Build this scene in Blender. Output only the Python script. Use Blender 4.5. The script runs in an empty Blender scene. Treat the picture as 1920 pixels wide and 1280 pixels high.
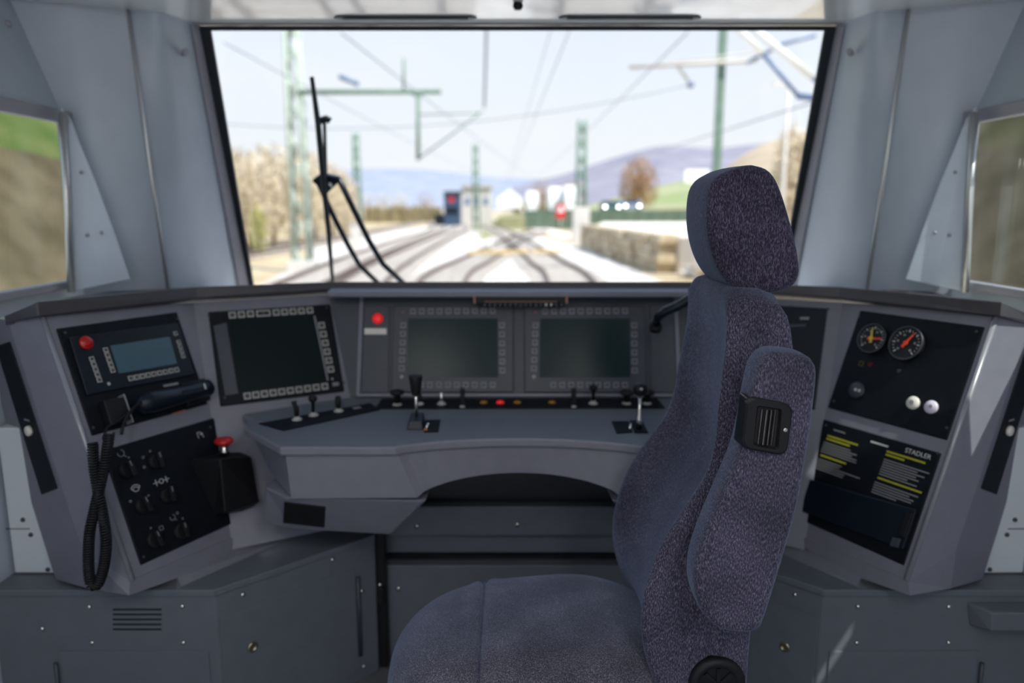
import bpy, bmesh, math, random
from mathutils import Vector, Matrix
random.seed(7)
S = bpy.context.scene
COL = S.collection
V = Vector
PI = math.pi
rad = math.radians

# ------------------------------------------------------------------ camera
F = 1400.0                      # focal length in pixels of a 1920x1280 frame
PITCH = rad(10.1)
CAM = V((-0.017, 0.0, 1.32))
CR = V((1, 0, 0)); CU = V((0, math.sin(PITCH), math.cos(PITCH))); CF = V((0, math.cos(PITCH), -math.sin(PITCH)))

def ray(x, y): return CR*((x-960)/F) - CU*((y-640)/F) + CF
def atY(x, y, Y):
    r = ray(x, y); return CAM + r*((Y-CAM.y)/r.y)
def atZ(x, y, z):
    r = ray(x, y); return CAM + r*((z-CAM.z)/r.z)

cd = bpy.data.cameras.new('camera'); cam = bpy.data.objects.new('camera', cd); COL.objects.link(cam)
cam.location = CAM; cam.rotation_euler = (PI/2-PITCH, 0, 0)
cd.sensor_width = 36; cd.lens = F/1920*36; cd.clip_start = .05; cd.clip_end = 6000
cd.dof.use_dof = True; cd.dof.focus_distance = 1.27; cd.dof.aperture_fstop = 2.0
S.camera = cam

# ------------------------------------------------------------------ materials
MATS = {}
def mat(name, col=(.5, .5, .5), rough=.5, metal=0.0, spec=.5, noise=0.0, nscale=40, bump=0.0, bscale=200, emit=0, sheen=0, coat=0, col2=None):
    if name in MATS: return MATS[name]
    m = bpy.data.materials.new(name); m.use_nodes = True; MATS[name] = m
    nt = m.node_tree; b = nt.nodes['Principled BSDF']
    b.inputs['Base Color'].default_value = (*col, 1)
    b.inputs['Roughness'].default_value = rough
    b.inputs['Metallic'].default_value = metal
    b.inputs['Specular IOR Level'].default_value = spec
    if coat: b.inputs['Coat Weight'].default_value = coat
    if sheen:
        b.inputs['Sheen Weight'].default_value = sheen; b.inputs['Sheen Roughness'].default_value = .4
    if emit:
        b.inputs['Emission Color'].default_value = (*col, 1); b.inputs['Emission Strength'].default_value = emit
    tc = nt.nodes.new('ShaderNodeTexCoord')
    if noise or col2:
        n = nt.nodes.new('ShaderNodeTexNoise'); n.inputs['Scale'].default_value = nscale; n.inputs['Detail'].default_value = 4
        nt.links.new(tc.outputs['Object'], n.inputs['Vector'])
        r = nt.nodes.new('ShaderNodeValToRGB')
        if col2: a, c = col, col2
        else: a = tuple(max(0, k*(1-noise)) for k in col); c = tuple(min(1, k*(1+noise)) for k in col)
        r.color_ramp.elements[0].position = .32; r.color_ramp.elements[1].position = .68
        r.color_ramp.elements[0].color = (*a, 1); r.color_ramp.elements[1].color = (*c, 1)
        nt.links.new(n.outputs['Fac'], r.inputs['Fac']); nt.links.new(r.outputs['Color'], b.inputs['Base Color'])
    if bump:
        n2 = nt.nodes.new('ShaderNodeTexNoise'); n2.inputs['Scale'].default_value = bscale
        nt.links.new(tc.outputs['Object'], n2.inputs['Vector'])
        bp = nt.nodes.new('ShaderNodeBump'); bp.inputs['Strength'].default_value = bump; bp.inputs['Distance'].default_value = .002
        nt.links.new(n2.outputs['Fac'], bp.inputs['Height']); nt.links.new(bp.outputs['Normal'], b.inputs['Normal'])
    return m

def fabric(name, dark, mid, light, rot):
    m = bpy.data.materials.new(name); m.use_nodes = True; MATS[name] = m
    nt = m.node_tree; b = nt.nodes['Principled BSDF']; L = nt.links.new
    b.inputs['Roughness'].default_value = .95; b.inputs['Specular IOR Level'].default_value = .1
    b.inputs['Sheen Weight'].default_value = .42; b.inputs['Sheen Roughness'].default_value = .35
    b.inputs['Sheen Tint'].default_value = (.52, .68, 1, 1)
    tc = nt.nodes.new('ShaderNodeTexCoord'); mp = nt.nodes.new('ShaderNodeMapping')
    mp.inputs['Rotation'].default_value = rot; mp.inputs['Scale'].default_value = (1.0, 1.0, .30)
    L(tc.outputs['Object'], mp.inputs['Vector'])
    n = nt.nodes.new('ShaderNodeTexNoise'); n.inputs['Scale'].default_value = 620; n.inputs['Detail'].default_value = 3; n.inputs['Roughness'].default_value = .6
    L(mp.outputs['Vector'], n.inputs['Vector'])
    r = nt.nodes.new('ShaderNodeValToRGB'); e = r.color_ramp.elements
    e[0].position = .36; e[0].color = (*dark, 1); e[1].position = .70; e[1].color = (*light, 1)
    k = e.new(.52); k.color = (*mid, 1)
    L(n.outputs['Fac'], r.inputs['Fac'])
    n3 = nt.nodes.new('ShaderNodeTexNoise'); n3.inputs['Scale'].default_value = 9; n3.inputs['Detail'].default_value = 2
    L(tc.outputs['Object'], n3.inputs['Vector'])
    mr = nt.nodes.new('ShaderNodeMapRange'); mr.inputs['From Min'].default_value = .3; mr.inputs['From Max'].default_value = .7
    mr.inputs['To Min'].default_value = .72; mr.inputs['To Max'].default_value = 1.25
    L(n3.outputs['Fac'], mr.inputs['Value'])
    mx = nt.nodes.new('ShaderNodeVectorMath'); mx.operation = 'SCALE'
    L(r.outputs['Color'], mx.inputs[0]); L(mr.outputs['Result'], mx.inputs['Scale'])
    L(mx.outputs['Vector'], b.inputs['Base Color'])
    bp = nt.nodes.new('ShaderNodeBump'); bp.inputs['Strength'].default_value = .55; bp.inputs['Distance'].default_value = .003
    L(n.outputs['Fac'], bp.inputs['Height']); L(bp.outputs['Normal'], b.inputs['Normal'])
    return m

def glass(name, tint=(1, 1, 1), refl=.06):
    m = bpy.data.materials.new(name); m.use_nodes = True; MATS[name] = m
    nt = m.node_tree; nt.nodes.clear(); o = nt.nodes.new('ShaderNodeOutputMaterial')
    t = nt.nodes.new('ShaderNodeBsdfTransparent'); t.inputs['Color'].default_value = (*tint, 1)
    g = nt.nodes.new('ShaderNodeBsdfGlossy'); g.inputs['Roughness'].default_value = .02
    x = nt.nodes.new('ShaderNodeMixShader'); x.inputs['Fac'].default_value = refl
    nt.links.new(t.outputs[0], x.inputs[1]); nt.links.new(g.outputs[0], x.inputs[2]); nt.links.new(x.outputs[0], o.inputs['Surface'])
    return m

M_CONS = mat('console_grey_paint', (.200, .200, .243), .42, noise=.04, nscale=30, bump=.05, bscale=900)
M_DESK = mat('worktop_sky_tinted_grey', (.148, .164, .190), .38, noise=.05, nscale=30, bump=.06, bscale=900)  # console grey with the bluish sky reflection mixed into the colour
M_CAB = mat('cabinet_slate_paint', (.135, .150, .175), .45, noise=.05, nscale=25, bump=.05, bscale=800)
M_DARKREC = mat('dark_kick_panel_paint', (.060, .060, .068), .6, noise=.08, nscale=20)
M_WALL = mat('wall_sky_tinted_grey', (.47, .53, .61), .34, spec=.7, noise=.03, nscale=12)  # grey walls, blue of the sky light mixed into the base colour
M_SOFFIT = mat('white_soffit_paint', (.86, .87, .84), .2, spec=1.0, coat=1.0, noise=.02, nscale=10)
M_PLATE = mat('light_blue_grey_sheet', (.58, .66, .76), .38, noise=.03, nscale=15)
M_WHITE = mat('white_side_panel', (.62, .67, .70), .45, noise=.02, nscale=15)
M_TRIM = mat('brushed_alu_trim', (.62, .62, .62), .35, .8)
M_TRIMG = mat('mauve_grey_trim', (.34, .33, .38), .45, noise=.03)
M_RUBBER = mat('black_rubber_seal', (.010, .014, .020), .6, bump=.05)
M_BLACK = mat('black_anodised_panel', (.006, .008, .012), .5, spec=.18, noise=.15, nscale=60)
M_BLACKM = mat('matte_black_plastic', (.010, .010, .012), .5, spec=.3, noise=.1, nscale=80, bump=.06)
M_NAVY = mat('navy_black_plastic', (.006, .011, .019), .34, spec=.35, noise=.1, nscale=50)
M_BEZEL = mat('dark_grey_bezel', (.050, .056, .072), .45, noise=.06, nscale=50)
M_SCREEN = mat('dark_green_lcd', (.020, .040, .042), .22, spec=.12, noise=.05, nscale=3)
M_SCREENB = mat('teal_lcd', (.060, .125, .165), .2, spec=.6, noise=.08, nscale=6)
M_SCREENK = mat('black_green_lcd', (.010, .016, .017), .22, spec=.12, noise=.05, nscale=3)
M_BTN = mat('button_pale_outline', (.46, .45, .42), .5, noise=.04)
M_BTND = mat('button_dim_outline', (.24, .24, .27), .5, noise=.04)
M_BTNK = mat('button_black_key', (.012, .012, .014), .5, noise=.1)
M_RED = mat('red_plastic', (.55, .012, .015), .32, noise=.05)
M_REDL = mat('red_lamp_lens', (.75, .02, .02), .25, emit=.35)
M_YEL = mat('amber_lamp_lens', (.28, .13, .01), .3, emit=.06)
M_INK = mat('white_printing', (.62, .62, .60), .6, noise=.03)
M_INKD = mat('grey_printing', (.27, .27, .28), .6, noise=.03)
M_INKY = mat('yellow_printing', (.42, .40, .02), .6, noise=.03)
M_STEEL = mat('bright_steel', (.72, .70, .67), .22, 1.0, noise=.03)
M_BRASS = mat('brass_latch', (.55, .50, .34), .25, 1.0, noise=.05)
M_CREAM = mat('cream_push_button', (.78, .74, .68), .4, noise=.03)
M_LILAC = mat('lilac_push_button', (.72, .66, .80), .35, noise=.05)
M_COPPER = mat('copper_brown_cap', (.34, .17, .12), .45, noise=.05)
M_NEEDLE = mat('red_needle', (.90, .07, .02), .4)
M_NEEDLEY = mat('yellow_needle', (.65, .5, .05), .4)
M_FAB = fabric('purple_grey_plush', (.030, .026, .045), (.070, .064, .100), (.22, .205, .27), (0, rad(10), 0))
M_FABD = fabric('dark_purple_plush', (.022, .017, .032), (.050, .042, .070), (.15, .13, .19), (0, rad(14), 0))
M_FABS = fabric('seat_purple_grey_plush', (.050, .048, .072), (.098, .094, .124), (.30, .285, .335), (0, rad(80), 0))
G_CLEAR = glass('windscreen_glass', (.97, .985, .99), .035)
G_SIDE = glass('tinted_side_glass', (.80, .84, .82), .06)

# ------------------------------------------------------------------ mesh builder
class MB:
    def __init__(s): s.bm = bmesh.new(); s.mi = 0
    def poly(s, pts, flip=False):
        vs = [s.bm.verts.new(p) for p in pts]
        if flip: vs.reverse()
        f = s.bm.faces.new(vs); f.material_index = s.mi; return f
    def prism(s, pts, vec):
        """extrude a planar loop by vec; closed"""
        vec = V(vec); a = [s.bm.verts.new(V(p)) for p in pts]; b = [s.bm.verts.new(V(p)+vec) for p in pts]
        n = len(a); fs = [s.bm.faces.new(a[::-1]), s.bm.faces.new(b)]
        for i in range(n): fs.append(s.bm.faces.new((a[i], a[(i+1) % n], b[(i+1) % n], b[i])))
        for f in fs: f.material_index = s.mi
        bmesh.ops.recalc_face_normals(s.bm, faces=fs)
        return s
    def box(s, c, size, M=None):
        c = V(c); h = [k/2 for k in size]
        pts = []
        for z in (-1, 1):
            for x, y in ((-1, -1), (1, -1), (1, 1), (-1, 1)):
                p = V((x*h[0], y*h[1], z*h[2]))
                if M: p = M @ p
                pts.append(s.bm.verts.new(c+p))
        for f in ((3, 2, 1, 0), (4, 5, 6, 7), (0, 1, 5, 4), (1, 2, 6, 5), (2, 3, 7, 6), (3, 0, 4, 7)):
            s.bm.faces.new([pts[i] for i in f]).material_index = s.mi
        return s
    def hull8(s, a, b):
        """two quads (4 points each) joined to a solid"""
        A = [s.bm.verts.new(p) for p in a]; B = [s.bm.verts.new(p) for p in b]
        fs = [s.bm.faces.new(A[::-1]), s.bm.faces.new(B)]
        n = len(A)
        for i in range(n): fs.append(s.bm.faces.new((A[i], A[(i+1) % n], B[(i+1) % n], B[i])))
        for f in fs: f.material_index = s.mi
        bmesh.ops.recalc_face_normals(s.bm, faces=fs)
        return s
    def tube(s, path, r, seg=8, caps=True):
        path = [V(p) for p in path]; n = len(path)
        rs = r if isinstance(r, (list, tuple)) else [r]*n
        t0 = (path[1]-path[0]).normalized()
        up = V((0, 0, 1)) if abs(t0.z) < .9 else V((1, 0, 0))
        nx = t0.cross(up).normalized(); rings = []
        for i, p in enumerate(path):
            t = (path[min(i+1, n-1)]-path[max(i-1, 0)]).normalized()
            nx = (nx-t*nx.dot(t)).normalized(); ny = t.cross(nx)
            rings.append([s.bm.verts.new(p+(nx*math.cos(2*PI*k/seg)+ny*math.sin(2*PI*k/seg))*rs[i]) for k in range(seg)])
        for i in range(n-1):
            for k in range(seg):
                f = s.bm.faces.new((rings[i][k], rings[i][(k+1) % seg], rings[i+1][(k+1) % seg], rings[i+1][k])); f.smooth = True; f.material_index = s.mi
        if caps:
            s.bm.faces.new(rings[0][::-1]).material_index = s.mi; s.bm.faces.new(rings[-1]).material_index = s.mi
        return s
    def lathe(s, prof, o=(0, 0, 0), ax=(0, 0, 1), seg=24):
        """prof: list of (radius, height) turned around axis ax from o"""
        o = V(o); ax = V(ax).normalized(); q = V((1, 0, 0)) if abs(ax.x) < .9 else V((0, 1, 0))
        a = ax.cross(q).normalized(); b = ax.cross(a); rings = []
        for r, h in prof:
            if r < 1e-6: rings.append([s.bm.verts.new(o+ax*h)])
            else: rings.append([s.bm.verts.new(o+ax*h+(a*math.cos(2*PI*k/seg)+b*math.sin(2*PI*k/seg))*r) for k in range(seg)])
        fs = []
        for i in range(len(rings)-1):
            A, B = rings[i], rings[i+1]
            for k in range(seg):
                k2 = (k+1) % seg
                if len(A) == 1 and len(B) == 1: continue
                if len(A) == 1: f = s.bm.faces.new((A[0], B[k2], B[k]))
                elif len(B) == 1: f = s.bm.faces.new((A[k], A[k2], B[0]))
                else: f = s.bm.faces.new((A[k], A[k2], B[k2], B[k]))
                f.smooth = abs(prof[i][0]-prof[i+1][0]) > 1e-6 and abs(prof[i][1]-prof[i+1][1]) > 1e-6 or abs(prof[i][1]-prof[i+1][1]) > 1e-4
                f.material_index = s.mi; fs.append(f)
        for R, fl in ((rings[0], True), (rings[-1], False)):
            if len(R) > 1:
                f = s.bm.faces.new(R[::-1] if fl else R); f.material_index = s.mi; fs.append(f)
        bmesh.ops.recalc_face_normals(s.bm, faces=fs)
        return s
    def loft(s, loops, smooth=True, cap=True):
        R = [[s.bm.verts.new(p) for p in L] for L in loops]; n = len(R[0]); fs = []
        for i in range(len(R)-1):
            for k in range(n):
                f = s.bm.faces.new((R[i][k], R[i][(k+1) % n], R[i+1][(k+1) % n], R[i+1][k])); f.smooth = smooth; f.material_index = s.mi; fs.append(f)
        if cap:
            for L in (R[0][::-1], R[-1]):
                f = s.bm.faces.new(L); f.material_index = s.mi; f.smooth = False; fs.append(f)
        bmesh.ops.recalc_face_normals(s.bm, faces=fs)
        return s
    def sheet(s, rows, smooth=True):
        """open grid of points; rows of equal length"""
        R = [[s.bm.verts.new(p) for p in L] for L in rows]
        for i in range(len(R)-1):
            for k in range(len(R[0])-1):
                f = s.bm.faces.new((R[i][k], R[i][k+1], R[i+1][k+1], R[i+1][k])); f.smooth = smooth; f.material_index = s.mi
        return s

def tag(o, label=None, cat=None, group=None, kind=None):
    for k, v in (('label', label), ('category', cat), ('group', group), ('kind', kind)):
        if v: o[k] = v
    return o
def chainmat(o):
    m = Matrix.Identity(4)
    while o is not None: m = o.matrix_basis @ m; o = o.parent
    return m
def obj(name, mb, m, parent=None, world=False, bevel=0, seg=2, solid=0):
    me = bpy.data.meshes.new(name)
    if world and parent is not None: bmesh.ops.transform(mb.bm, matrix=chainmat(parent).inverted(), verts=mb.bm.verts)
    mb.bm.to_mesh(me); mb.bm.free()
    for k in (m if isinstance(m, (list, tuple)) else [m]): me.materials.append(k)
    o = bpy.data.objects.new(name, me); COL.objects.link(o)
    if parent is not None: o.parent = parent
    if solid:
        w = o.modifiers.new('solid', 'SOLIDIFY'); w.thickness = solid; w.offset = -1
    if bevel:
        w = o.modifiers.new('bevel', 'BEVEL'); w.width = bevel; w.segments = seg; w.limit_method = 'ANGLE'; w.angle_limit = rad(28)
    return o
def empty(name, loc=(0, 0, 0), label=None, cat=None, group=None, M=None):
    o = bpy.data.objects.new(name, None); COL.objects.link(o); o.empty_display_size = .05
    if M is not None: o.matrix_basis = M
    else: o.location = loc
    return tag(o, label, cat, group)
def copy_part(src, parent, loc):
    c = src.copy(); COL.objects.link(c); c.parent = parent; c.location = loc; return c
def copy_tree(src, loc=None, rz=None, label=None):
    r = src.copy(); COL.objects.link(r)
    if loc is not None: r.location = loc
    if rz is not None: r.rotation_euler = (0, 0, rz)
    if label: r['label'] = label
    for ch in list(src.children):
        c = ch.copy(); COL.objects.link(c); c.parent = r
        for g in list(ch.children):
            d = g.copy(); COL.objects.link(d); d.parent = c
    return r
def struct(name, mb, m, parent=None, **k):
    o = obj(name, mb, m, parent, **k)
    if parent is None: o['kind'] = 'structure'
    return o
def text_mesh(body, size, name, m, parent, M):
    cu = bpy.data.curves.new('t', 'FONT'); cu.body = body; cu.size = size; cu.align_x = 'CENTER'; cu.align_y = 'CENTER'; cu.extrude = .0003
    t = bpy.data.objects.new('t', cu); COL.objects.link(t)
    dg = bpy.context.evaluated_depsgraph_get()
    me = bpy.data.meshes.new_from_object(t.evaluated_get(dg)); bpy.data.objects.remove(t)
    me.transform(M); me.materials.clear(); me.materials.append(m)
    o = bpy.data.objects.new(name, me); COL.objects.link(o); o.parent = parent; return o

# ------------------------------------------------------------------ slanted panels of the console
class Plane:
    def __init__(s, ang, tilt, p0):
        a, t = rad(ang), rad(tilt)
        s.d = V((math.sin(a), math.cos(a), 0))
        h = V((math.cos(a), -math.sin(a), 0))           # horizontal direction towards the driver
        if h.y > 0: h = -h
        s.h = h; s.b = -(h*math.sin(t)) + V((0, 0, math.cos(t)))
        s.n = s.d.cross(s.b).normalized(); s.p0 = V(p0)
    def hit(s, x, y):
        r = ray(x, y); return CAM + r*((s.p0-CAM).dot(s.n)/r.dot(s.n))
    def frame(s, o):
        return Matrix(((s.d.x, s.b.x, s.n.x, o.x), (s.d.y, s.b.y, s.n.y, o.y), (s.d.z, s.b.z, s.n.z, o.z), (0, 0, 0, 1)))
class Panel:
    """an inset unit on a console plane: local a along the panel, b up it, c out of it"""
    def __init__(s, pl, quad, name, label, cat, group=None):
        s.pl = pl; pts = [pl.hit(*q) for q in quad]; o = sum(pts, V())/len(pts)
        s.o = o; s.root = empty(name, label=label, cat=cat, group=group, M=pl.frame(o)); s.quad = quad
    def ab(s, x, y):
        v = s.pl.hit(x, y)-s.o; return V((v.dot(s.pl.d), v.dot(s.pl.b), 0))
    def plate(s, quad, name, m, c0, c1, bevel=.0015, parent=None):
        mb = MB(); mb.prism([s.ab(*q)+V((0, 0, c0)) for q in quad], (0, 0, c1-c0))
        return obj(name, mb, m, parent or s.root, bevel=bevel)
    def rect(s, quad):
        P = [s.ab(*q) for q in quad]
        x0 = (P[0].x+P[3].x)/2; x1 = (P[1].x+P[2].x)/2; y1 = (P[0].y+P[1].y)/2; y0 = (P[2].y+P[3].y)/2
        return x0, x1, y0, y1
    def rplate(s, quad, name, m, c0, c1, bevel=.002, grow=0, parent=None):
        x0, x1, y0, y1 = s.rect(quad); mb = MB()
        mb.box(((x0+x1)/2, (y0+y1)/2, (c0+c1)/2), (x1-x0+2*grow, y1-y0+2*grow, c1-c0))
        return obj(name, mb, m, parent or s.root, bevel=bevel)
    def button(s, sz, c, pale=True, wide=1):
        mb = MB(); mb.box((0, 0, .001), (sz*wide, sz, .002)); mb.mi = 1; mb.box((0, 0, .0016), (sz*wide-sz*.36, sz*.62, .0016))
        mb.mi = 0; mb.box((0, 0, .0019), (sz*.16, sz*.10, .0016))
        return obj('button', mb, [M_BTN if pale else M_BTND, M_BTNK if pale else M_BEZEL], s.root)
    def buttons(s, pts, sz, c, pale=True):
        if not hasattr(s, '_b'): s._b = {}
        k = (sz, pale)
        for x, y in pts:
            if k not in s._b:
                s._b[k] = s.button(sz, c, pale); s._b[k].location = s.ab(x, y)+V((0, 0, c))
            else: copy_part(s._b[k], s.root, s.ab(x, y)+V((0, 0, c)))
    def screws(s, pts, c, r=.0035):
        mb = MB(); mb.lathe([(r, 0), (r*.9, .0012), (r*.4, .0015), (0, .0008)], seg=10)
        first = None
        for x, y in pts:
            if first is None: first = obj('screw', mb, M_BEZEL, s.root); first.location = s.ab(x, y)+V((0, 0, c))
            else: copy_part(first, s.root, s.ab(x, y)+V((0, 0, c)))
    def turned(s, name, prof, x, y, m, c=0, seg=24, parent=None):
        mb = MB(); mb.lathe([(r, h) for r, h in prof], seg=seg)
        o = obj(name, mb, m, parent or s.root); o.location = s.ab(x, y)+V((0, 0, c)); return o
def line(p, q, n):
    return [(p[0]+(q[0]-p[0])*i/(n-1), p[1]+(q[1]-p[1])*i/(n-1)) for i in range(n)]

Zd = .77
pc = atZ(970, 745, Zd)
PCn = Plane(90, 20, pc)
p2 = PCn.hit(657, 746)
PL2 = Plane(60.5, 24, p2)
p1 = PL2.hit(382, 690)
PL1 = Plane(28.4, 21.5, p1)
def mir(p): return V((-p.x, p.y, p.z))
class MPlane(Plane):
    def __init__(s, src):
        s.d = V((src.d.x, -src.d.y, 0)); s.h = mir(src.h); s.b = mir(src.b); s.n = s.d.cross(s.b).normalized(); s.p0 = mir(src.p0)
PR2 = MPlane(PL2); PR1 = MPlane(PL1)
def horiz(pl, z, p):
    """point of plane pl at height z nearest to p along the panel's up direction"""
    return p + pl.b*((z-p.z)/pl.b.z)

# ================================================================== CONSOLE HOUSING
ZC0 = .42
ZT = 1.062      # top of the slanted faces
def isect_edge(pa, pb, z):
    """where planes pa, pb meet at height z"""
    a, b = pa.n, pb.n; da = a.dot(pa.p0)-a.z*z; db = b.dot(pb.p0)-b.z*z
    det = a.x*b.y-a.y*b.x
    return V(((da*b.y-a.y*db)/det, (a.x*db-da*b.x)/det, z))
eCL_t, eCL_b = isect_edge(PCn, PL2, ZT), isect_edge(PCn, PL2, Zd-.01)
eL_t, eL_b = isect_edge(PL2, PL1, ZT), isect_edge(PL2, PL1, .44)
eO_t = PL1.hit(72, 583); eO_t = horiz(PL1, 1.085, eO_t)
eO_b = PL1.hit(245, 1090)
eLt2 = eL_t + (eO_t-eL_t).project(PL1.d) * 0
lean = (eO_t-eO_b)
def pl_hit(x, y, p0, e1, e2):
    n_ = e1.cross(e2); r = ray(x, y); return CAM+r*((p0-CAM).dot(n_)/r.dot(n_))
EN = (eO_b-eO_t, V((-1, .20, 0)))
q0_t, q0_b = pl_hit(15, 600, eO_t, *EN), pl_hit(155, 1032, eO_t, *EN)
RN = (q0_b-q0_t, V((-1, .62, 0)))
q1_t, q1_b = pl_hit(-50, 592, q0_t, *RN), pl_hit(104, 1086, q0_t, *RN)

def housing_side(sgn, root):
    m = (lambda p: p) if sgn < 0 else mir
    def Q(mb, *pts): mb.poly([m(p) for p in pts], flip=sgn > 0)
    # inner (screen) face
    mb = MB(); c2 = isect_edge(PL2, PL1, Zd-.03)
    Q(mb, eL_t, c2, eCL_b, eCL_t)
    Q(mb, c2, eL_b, eL_b+V((.32, .18, 0)), eCL_b)
    obj('screen_face', mb, M_CONS, root, world=True)
    # wing face with the lower lip and base plinth
    mb = MB()
    lb = eL_b
    Q(mb, eO_t, eO_b, lb, eL_t)
    g_ = PL1.n*-.006; lip_o = PL1.hit(243, 1086)+g_; lip_i = PL1.hit(489, 983)+g_
    Q(mb, eO_b, lip_o, lip_i, lb)
    tip = PL1.hit(242, 1116); tip_i = PL1.hit(480, 1008)
    t1, t2 = PL1.hit(243, 1089)+PL1.n*.003, PL1.hit(487, 986)+PL1.n*.003
    Q(mb, lip_o, t1, t2, lip_i)
    tm = PL1.hit(332, 1083)
    Q(mb, t1, tip, tm, tip_i, t2)
    Q(mb, tm, atZ(340, 1099, ZC0), atZ(560, 1002, ZC0), tip_i)
    back = V((-.05, .06, 0))
    Q(mb, tip, tip + back + V((0, .03, 0)), tm + V((-.03, .08, 0)), tm)
    obj('wing_face', mb, M_CONS, root, world=True)
    # outer facets
    mb = MB()
    Q(mb, q0_t, q0_b, eO_b, eO_t)
    pB = pl_hit(165, 1103, q0_t, *RN)
    Q(mb, q0_b, pB, tip, eO_b)
    obj('end_face', mb, M_CONS, root, world=True)
    mb = MB()
    Q(mb, q1_t, q1_b, q0_b, q0_t)
    Q(mb, q1_b, pB, q0_b)
    Q(mb, pB, q1_b, q1_b+V((.06, .1, 0)), tip+back+V((0, .03, 0)), tip)
    obj('return_face', mb, M_CONS, root, world=True)
    # bevelled bright edge between wing and end face
    mb = MB(); mb.tube([m(eO_t+V((.002, .004, 0))), m(eO_b+V((.002, .004, 0)))], .0065, 10)
    obj('rounded_edge', mb, mat('console_polished_edge', (.26, .26, .30), .25, spec=.9, coat=.6, noise=.02), root, world=True)

cons = empty('console_housing', (0, 2.1, .77), 'grey painted wraparound console housing with hood, carrying all the screens and panels', 'console')
housing_side(-1, cons); housing_side(1, cons)
mb = MB(); cb, ct = eCL_b, eCL_t
mb.poly([cb, mir(cb), mir(ct), ct])
obj('centre_face', mb, M_BEZEL, cons, world=True)
# raised light frame round the centre bay
mb = MB()
def cbar(a, b, w, h):
    A, B = PCn.hit(*a), PCn.hit(*b); t = (B-A).normalized(); s_ = t.cross(PCn.n).normalized()*w
    mb.prism([A-s_, B-s_, B+s_, A+s_], PCn.n*h)
cbar((679, 557), (672, 741), .006, .008); cbar((670, 741), (1276, 741), .005, .010); cbar((1266, 557), (1273, 741), .006, .008)
obj('bay_frame', mb, M_CONS, cons, world=True, bevel=.002)

# hood: slab along the top of all the faces
def hoodline(off, z):
    L = [q0_t+V((-.03, .06, 0)), q0_t, eO_t, eL_t, eCL_t]
    o = []
    H = [V((-.5, -.7, 0)), V((-.35, -.75, 0)), (PL1.h+V((-.2, -.9, 0)))*.5, (PL1.h+PL2.h)*.5, PL2.h*.4+PCn.h*.6]
    for p, h in zip(L, H): o.append(V((p.x, p.y, z))+h*off)
    return o
ft = hoodline(.020, 1.108); fb = hoodline(.030, 1.078); fu = hoodline(-.022, 1.056)
for L, dz in ((ft, (0, 0, .002, -.001, -.004)), (fb, (-.02, -.012, 0, 0, .004)), (fu, (-.02, -.004, .012, 0, 0))):
    for p, d_ in zip(L, dz): p.z += d_
for L, z_ in ((ft, .010), (fb, -.004), (fu, -.012)):
    for i_ in (0, 1):
        L[i_].x, L[i_].y = q0_t.x+(-.012 if i_ == 0 else -.004), q0_t.y+(.06 if i_ == 0 else -.006); L[i_].z = q0_t.z+z_
bk = [q0_t+V((-.012, .07, .008)), V((-1.16, 2.10, 1.09)), V((-1.12, 2.3, 1.075)), V((-1.02, 2.6, 1.03)), V((-.6, 2.78, 1.01))]
full = lambda L: L + [mir(p) for p in reversed(L)]
mb = MB(); mb.sheet([full(bk), full(ft), full(fb), full(fu)], smooth=False)
obj('hood', mb, mat('hood_grey_plastic', (.062, .058, .066), .4, noise=.05, nscale=40, bump=.06, bscale=900), cons, world=True, bevel=.004)
# slightly raised centre lip
mb = MB()
a, b = atY(613, 546, 2.175), atY(1306, 546, 2.175)
mb.prism([a, b, b+V((0, 0, -.018)), a+V((0, 0, -.018))], (0, .10, .01))
obj('hood_lip', mb, M_CONS, cons, world=True, bevel=.004)
# solid backing so that nothing shines through behind the faces
mb = MB()
for a, b, h in ((eCL_t, mir(eCL_t), .28),):
    pass

# ---------------------------------------------------------------- lamp strip under the hood
t = empty('indicator_strip', atY(975, 562, 2.19), 'slim black indicator strip with copper end caps under the hood middle', 'indicator strip')
A, B = atY(890, 562, 2.185), atY(1062, 562, 2.185)
mb = MB(); mb.box((A+B)/2, (B.x-A.x, .02, .020)); obj('bar', mb, M_BLACKM, t, world=True, bevel=.002)
for p in (A, B):
    mb = MB(); mb.box(p+V((0, -.006, .002)), (.007, .022, .022)); obj('end_cap', mb, M_COPPER, t, world=True, bevel=.001)
mb = MB(); mb.box((A+B)/2+V((0, -.011, -.004)), (B.x-A.x-.06, .002, .002)); obj('red_line', mb, M_COPPER, t, world=True)
first = None
for i in range(16):
    p = A + (B-A)*((i+2)/18) + V((0, -.008, -.013))
    mb = MB(); lit = i in (12, 13); mb.box(p, (.006, .006, .007)); obj('lamp', mb, M_INK if lit else M_BEZEL, t, world=True)

# ---------------------------------------------------------------- radio unit (left wing, top)
Q1 = [(107, 612), (333, 588), (390, 765), (165, 810)]
rd = Panel(PL1, Q1, 'radio_unit', 'black radio unit with teal screen and red button at the left wing top', 'radio')
rd.rplate(Q1, 'mounting_plate', M_BLACK, -.01, .003, .003)
rd.plate([(126, 634), (331, 607), (362, 703), (160, 742)], 'face', M_NAVY, .003, .009)
rd.plate([(203, 650), (314, 633), (328, 683), (219, 702)], 'screen', M_SCREENB, .0085, .0098, 0)
o = rd.turned('red_button', [(.0165, 0), (.0165, .004), (.015, .007), (.009, .0065), (.009, .009), (.006, .010), (0, .010)], 157, 645, M_RED, .009)
rd.buttons(line((168, 675), (182, 714), 5), .0115, .009)
rd.buttons(line((194, 658), (207, 696), 5), .0115, .009)
rd.buttons(line((241, 711), (327, 695), 9), .0125, .009)
rd.buttons([(325, 627)] + line((331, 643), (339, 669), 4), .0105, .009)
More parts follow.
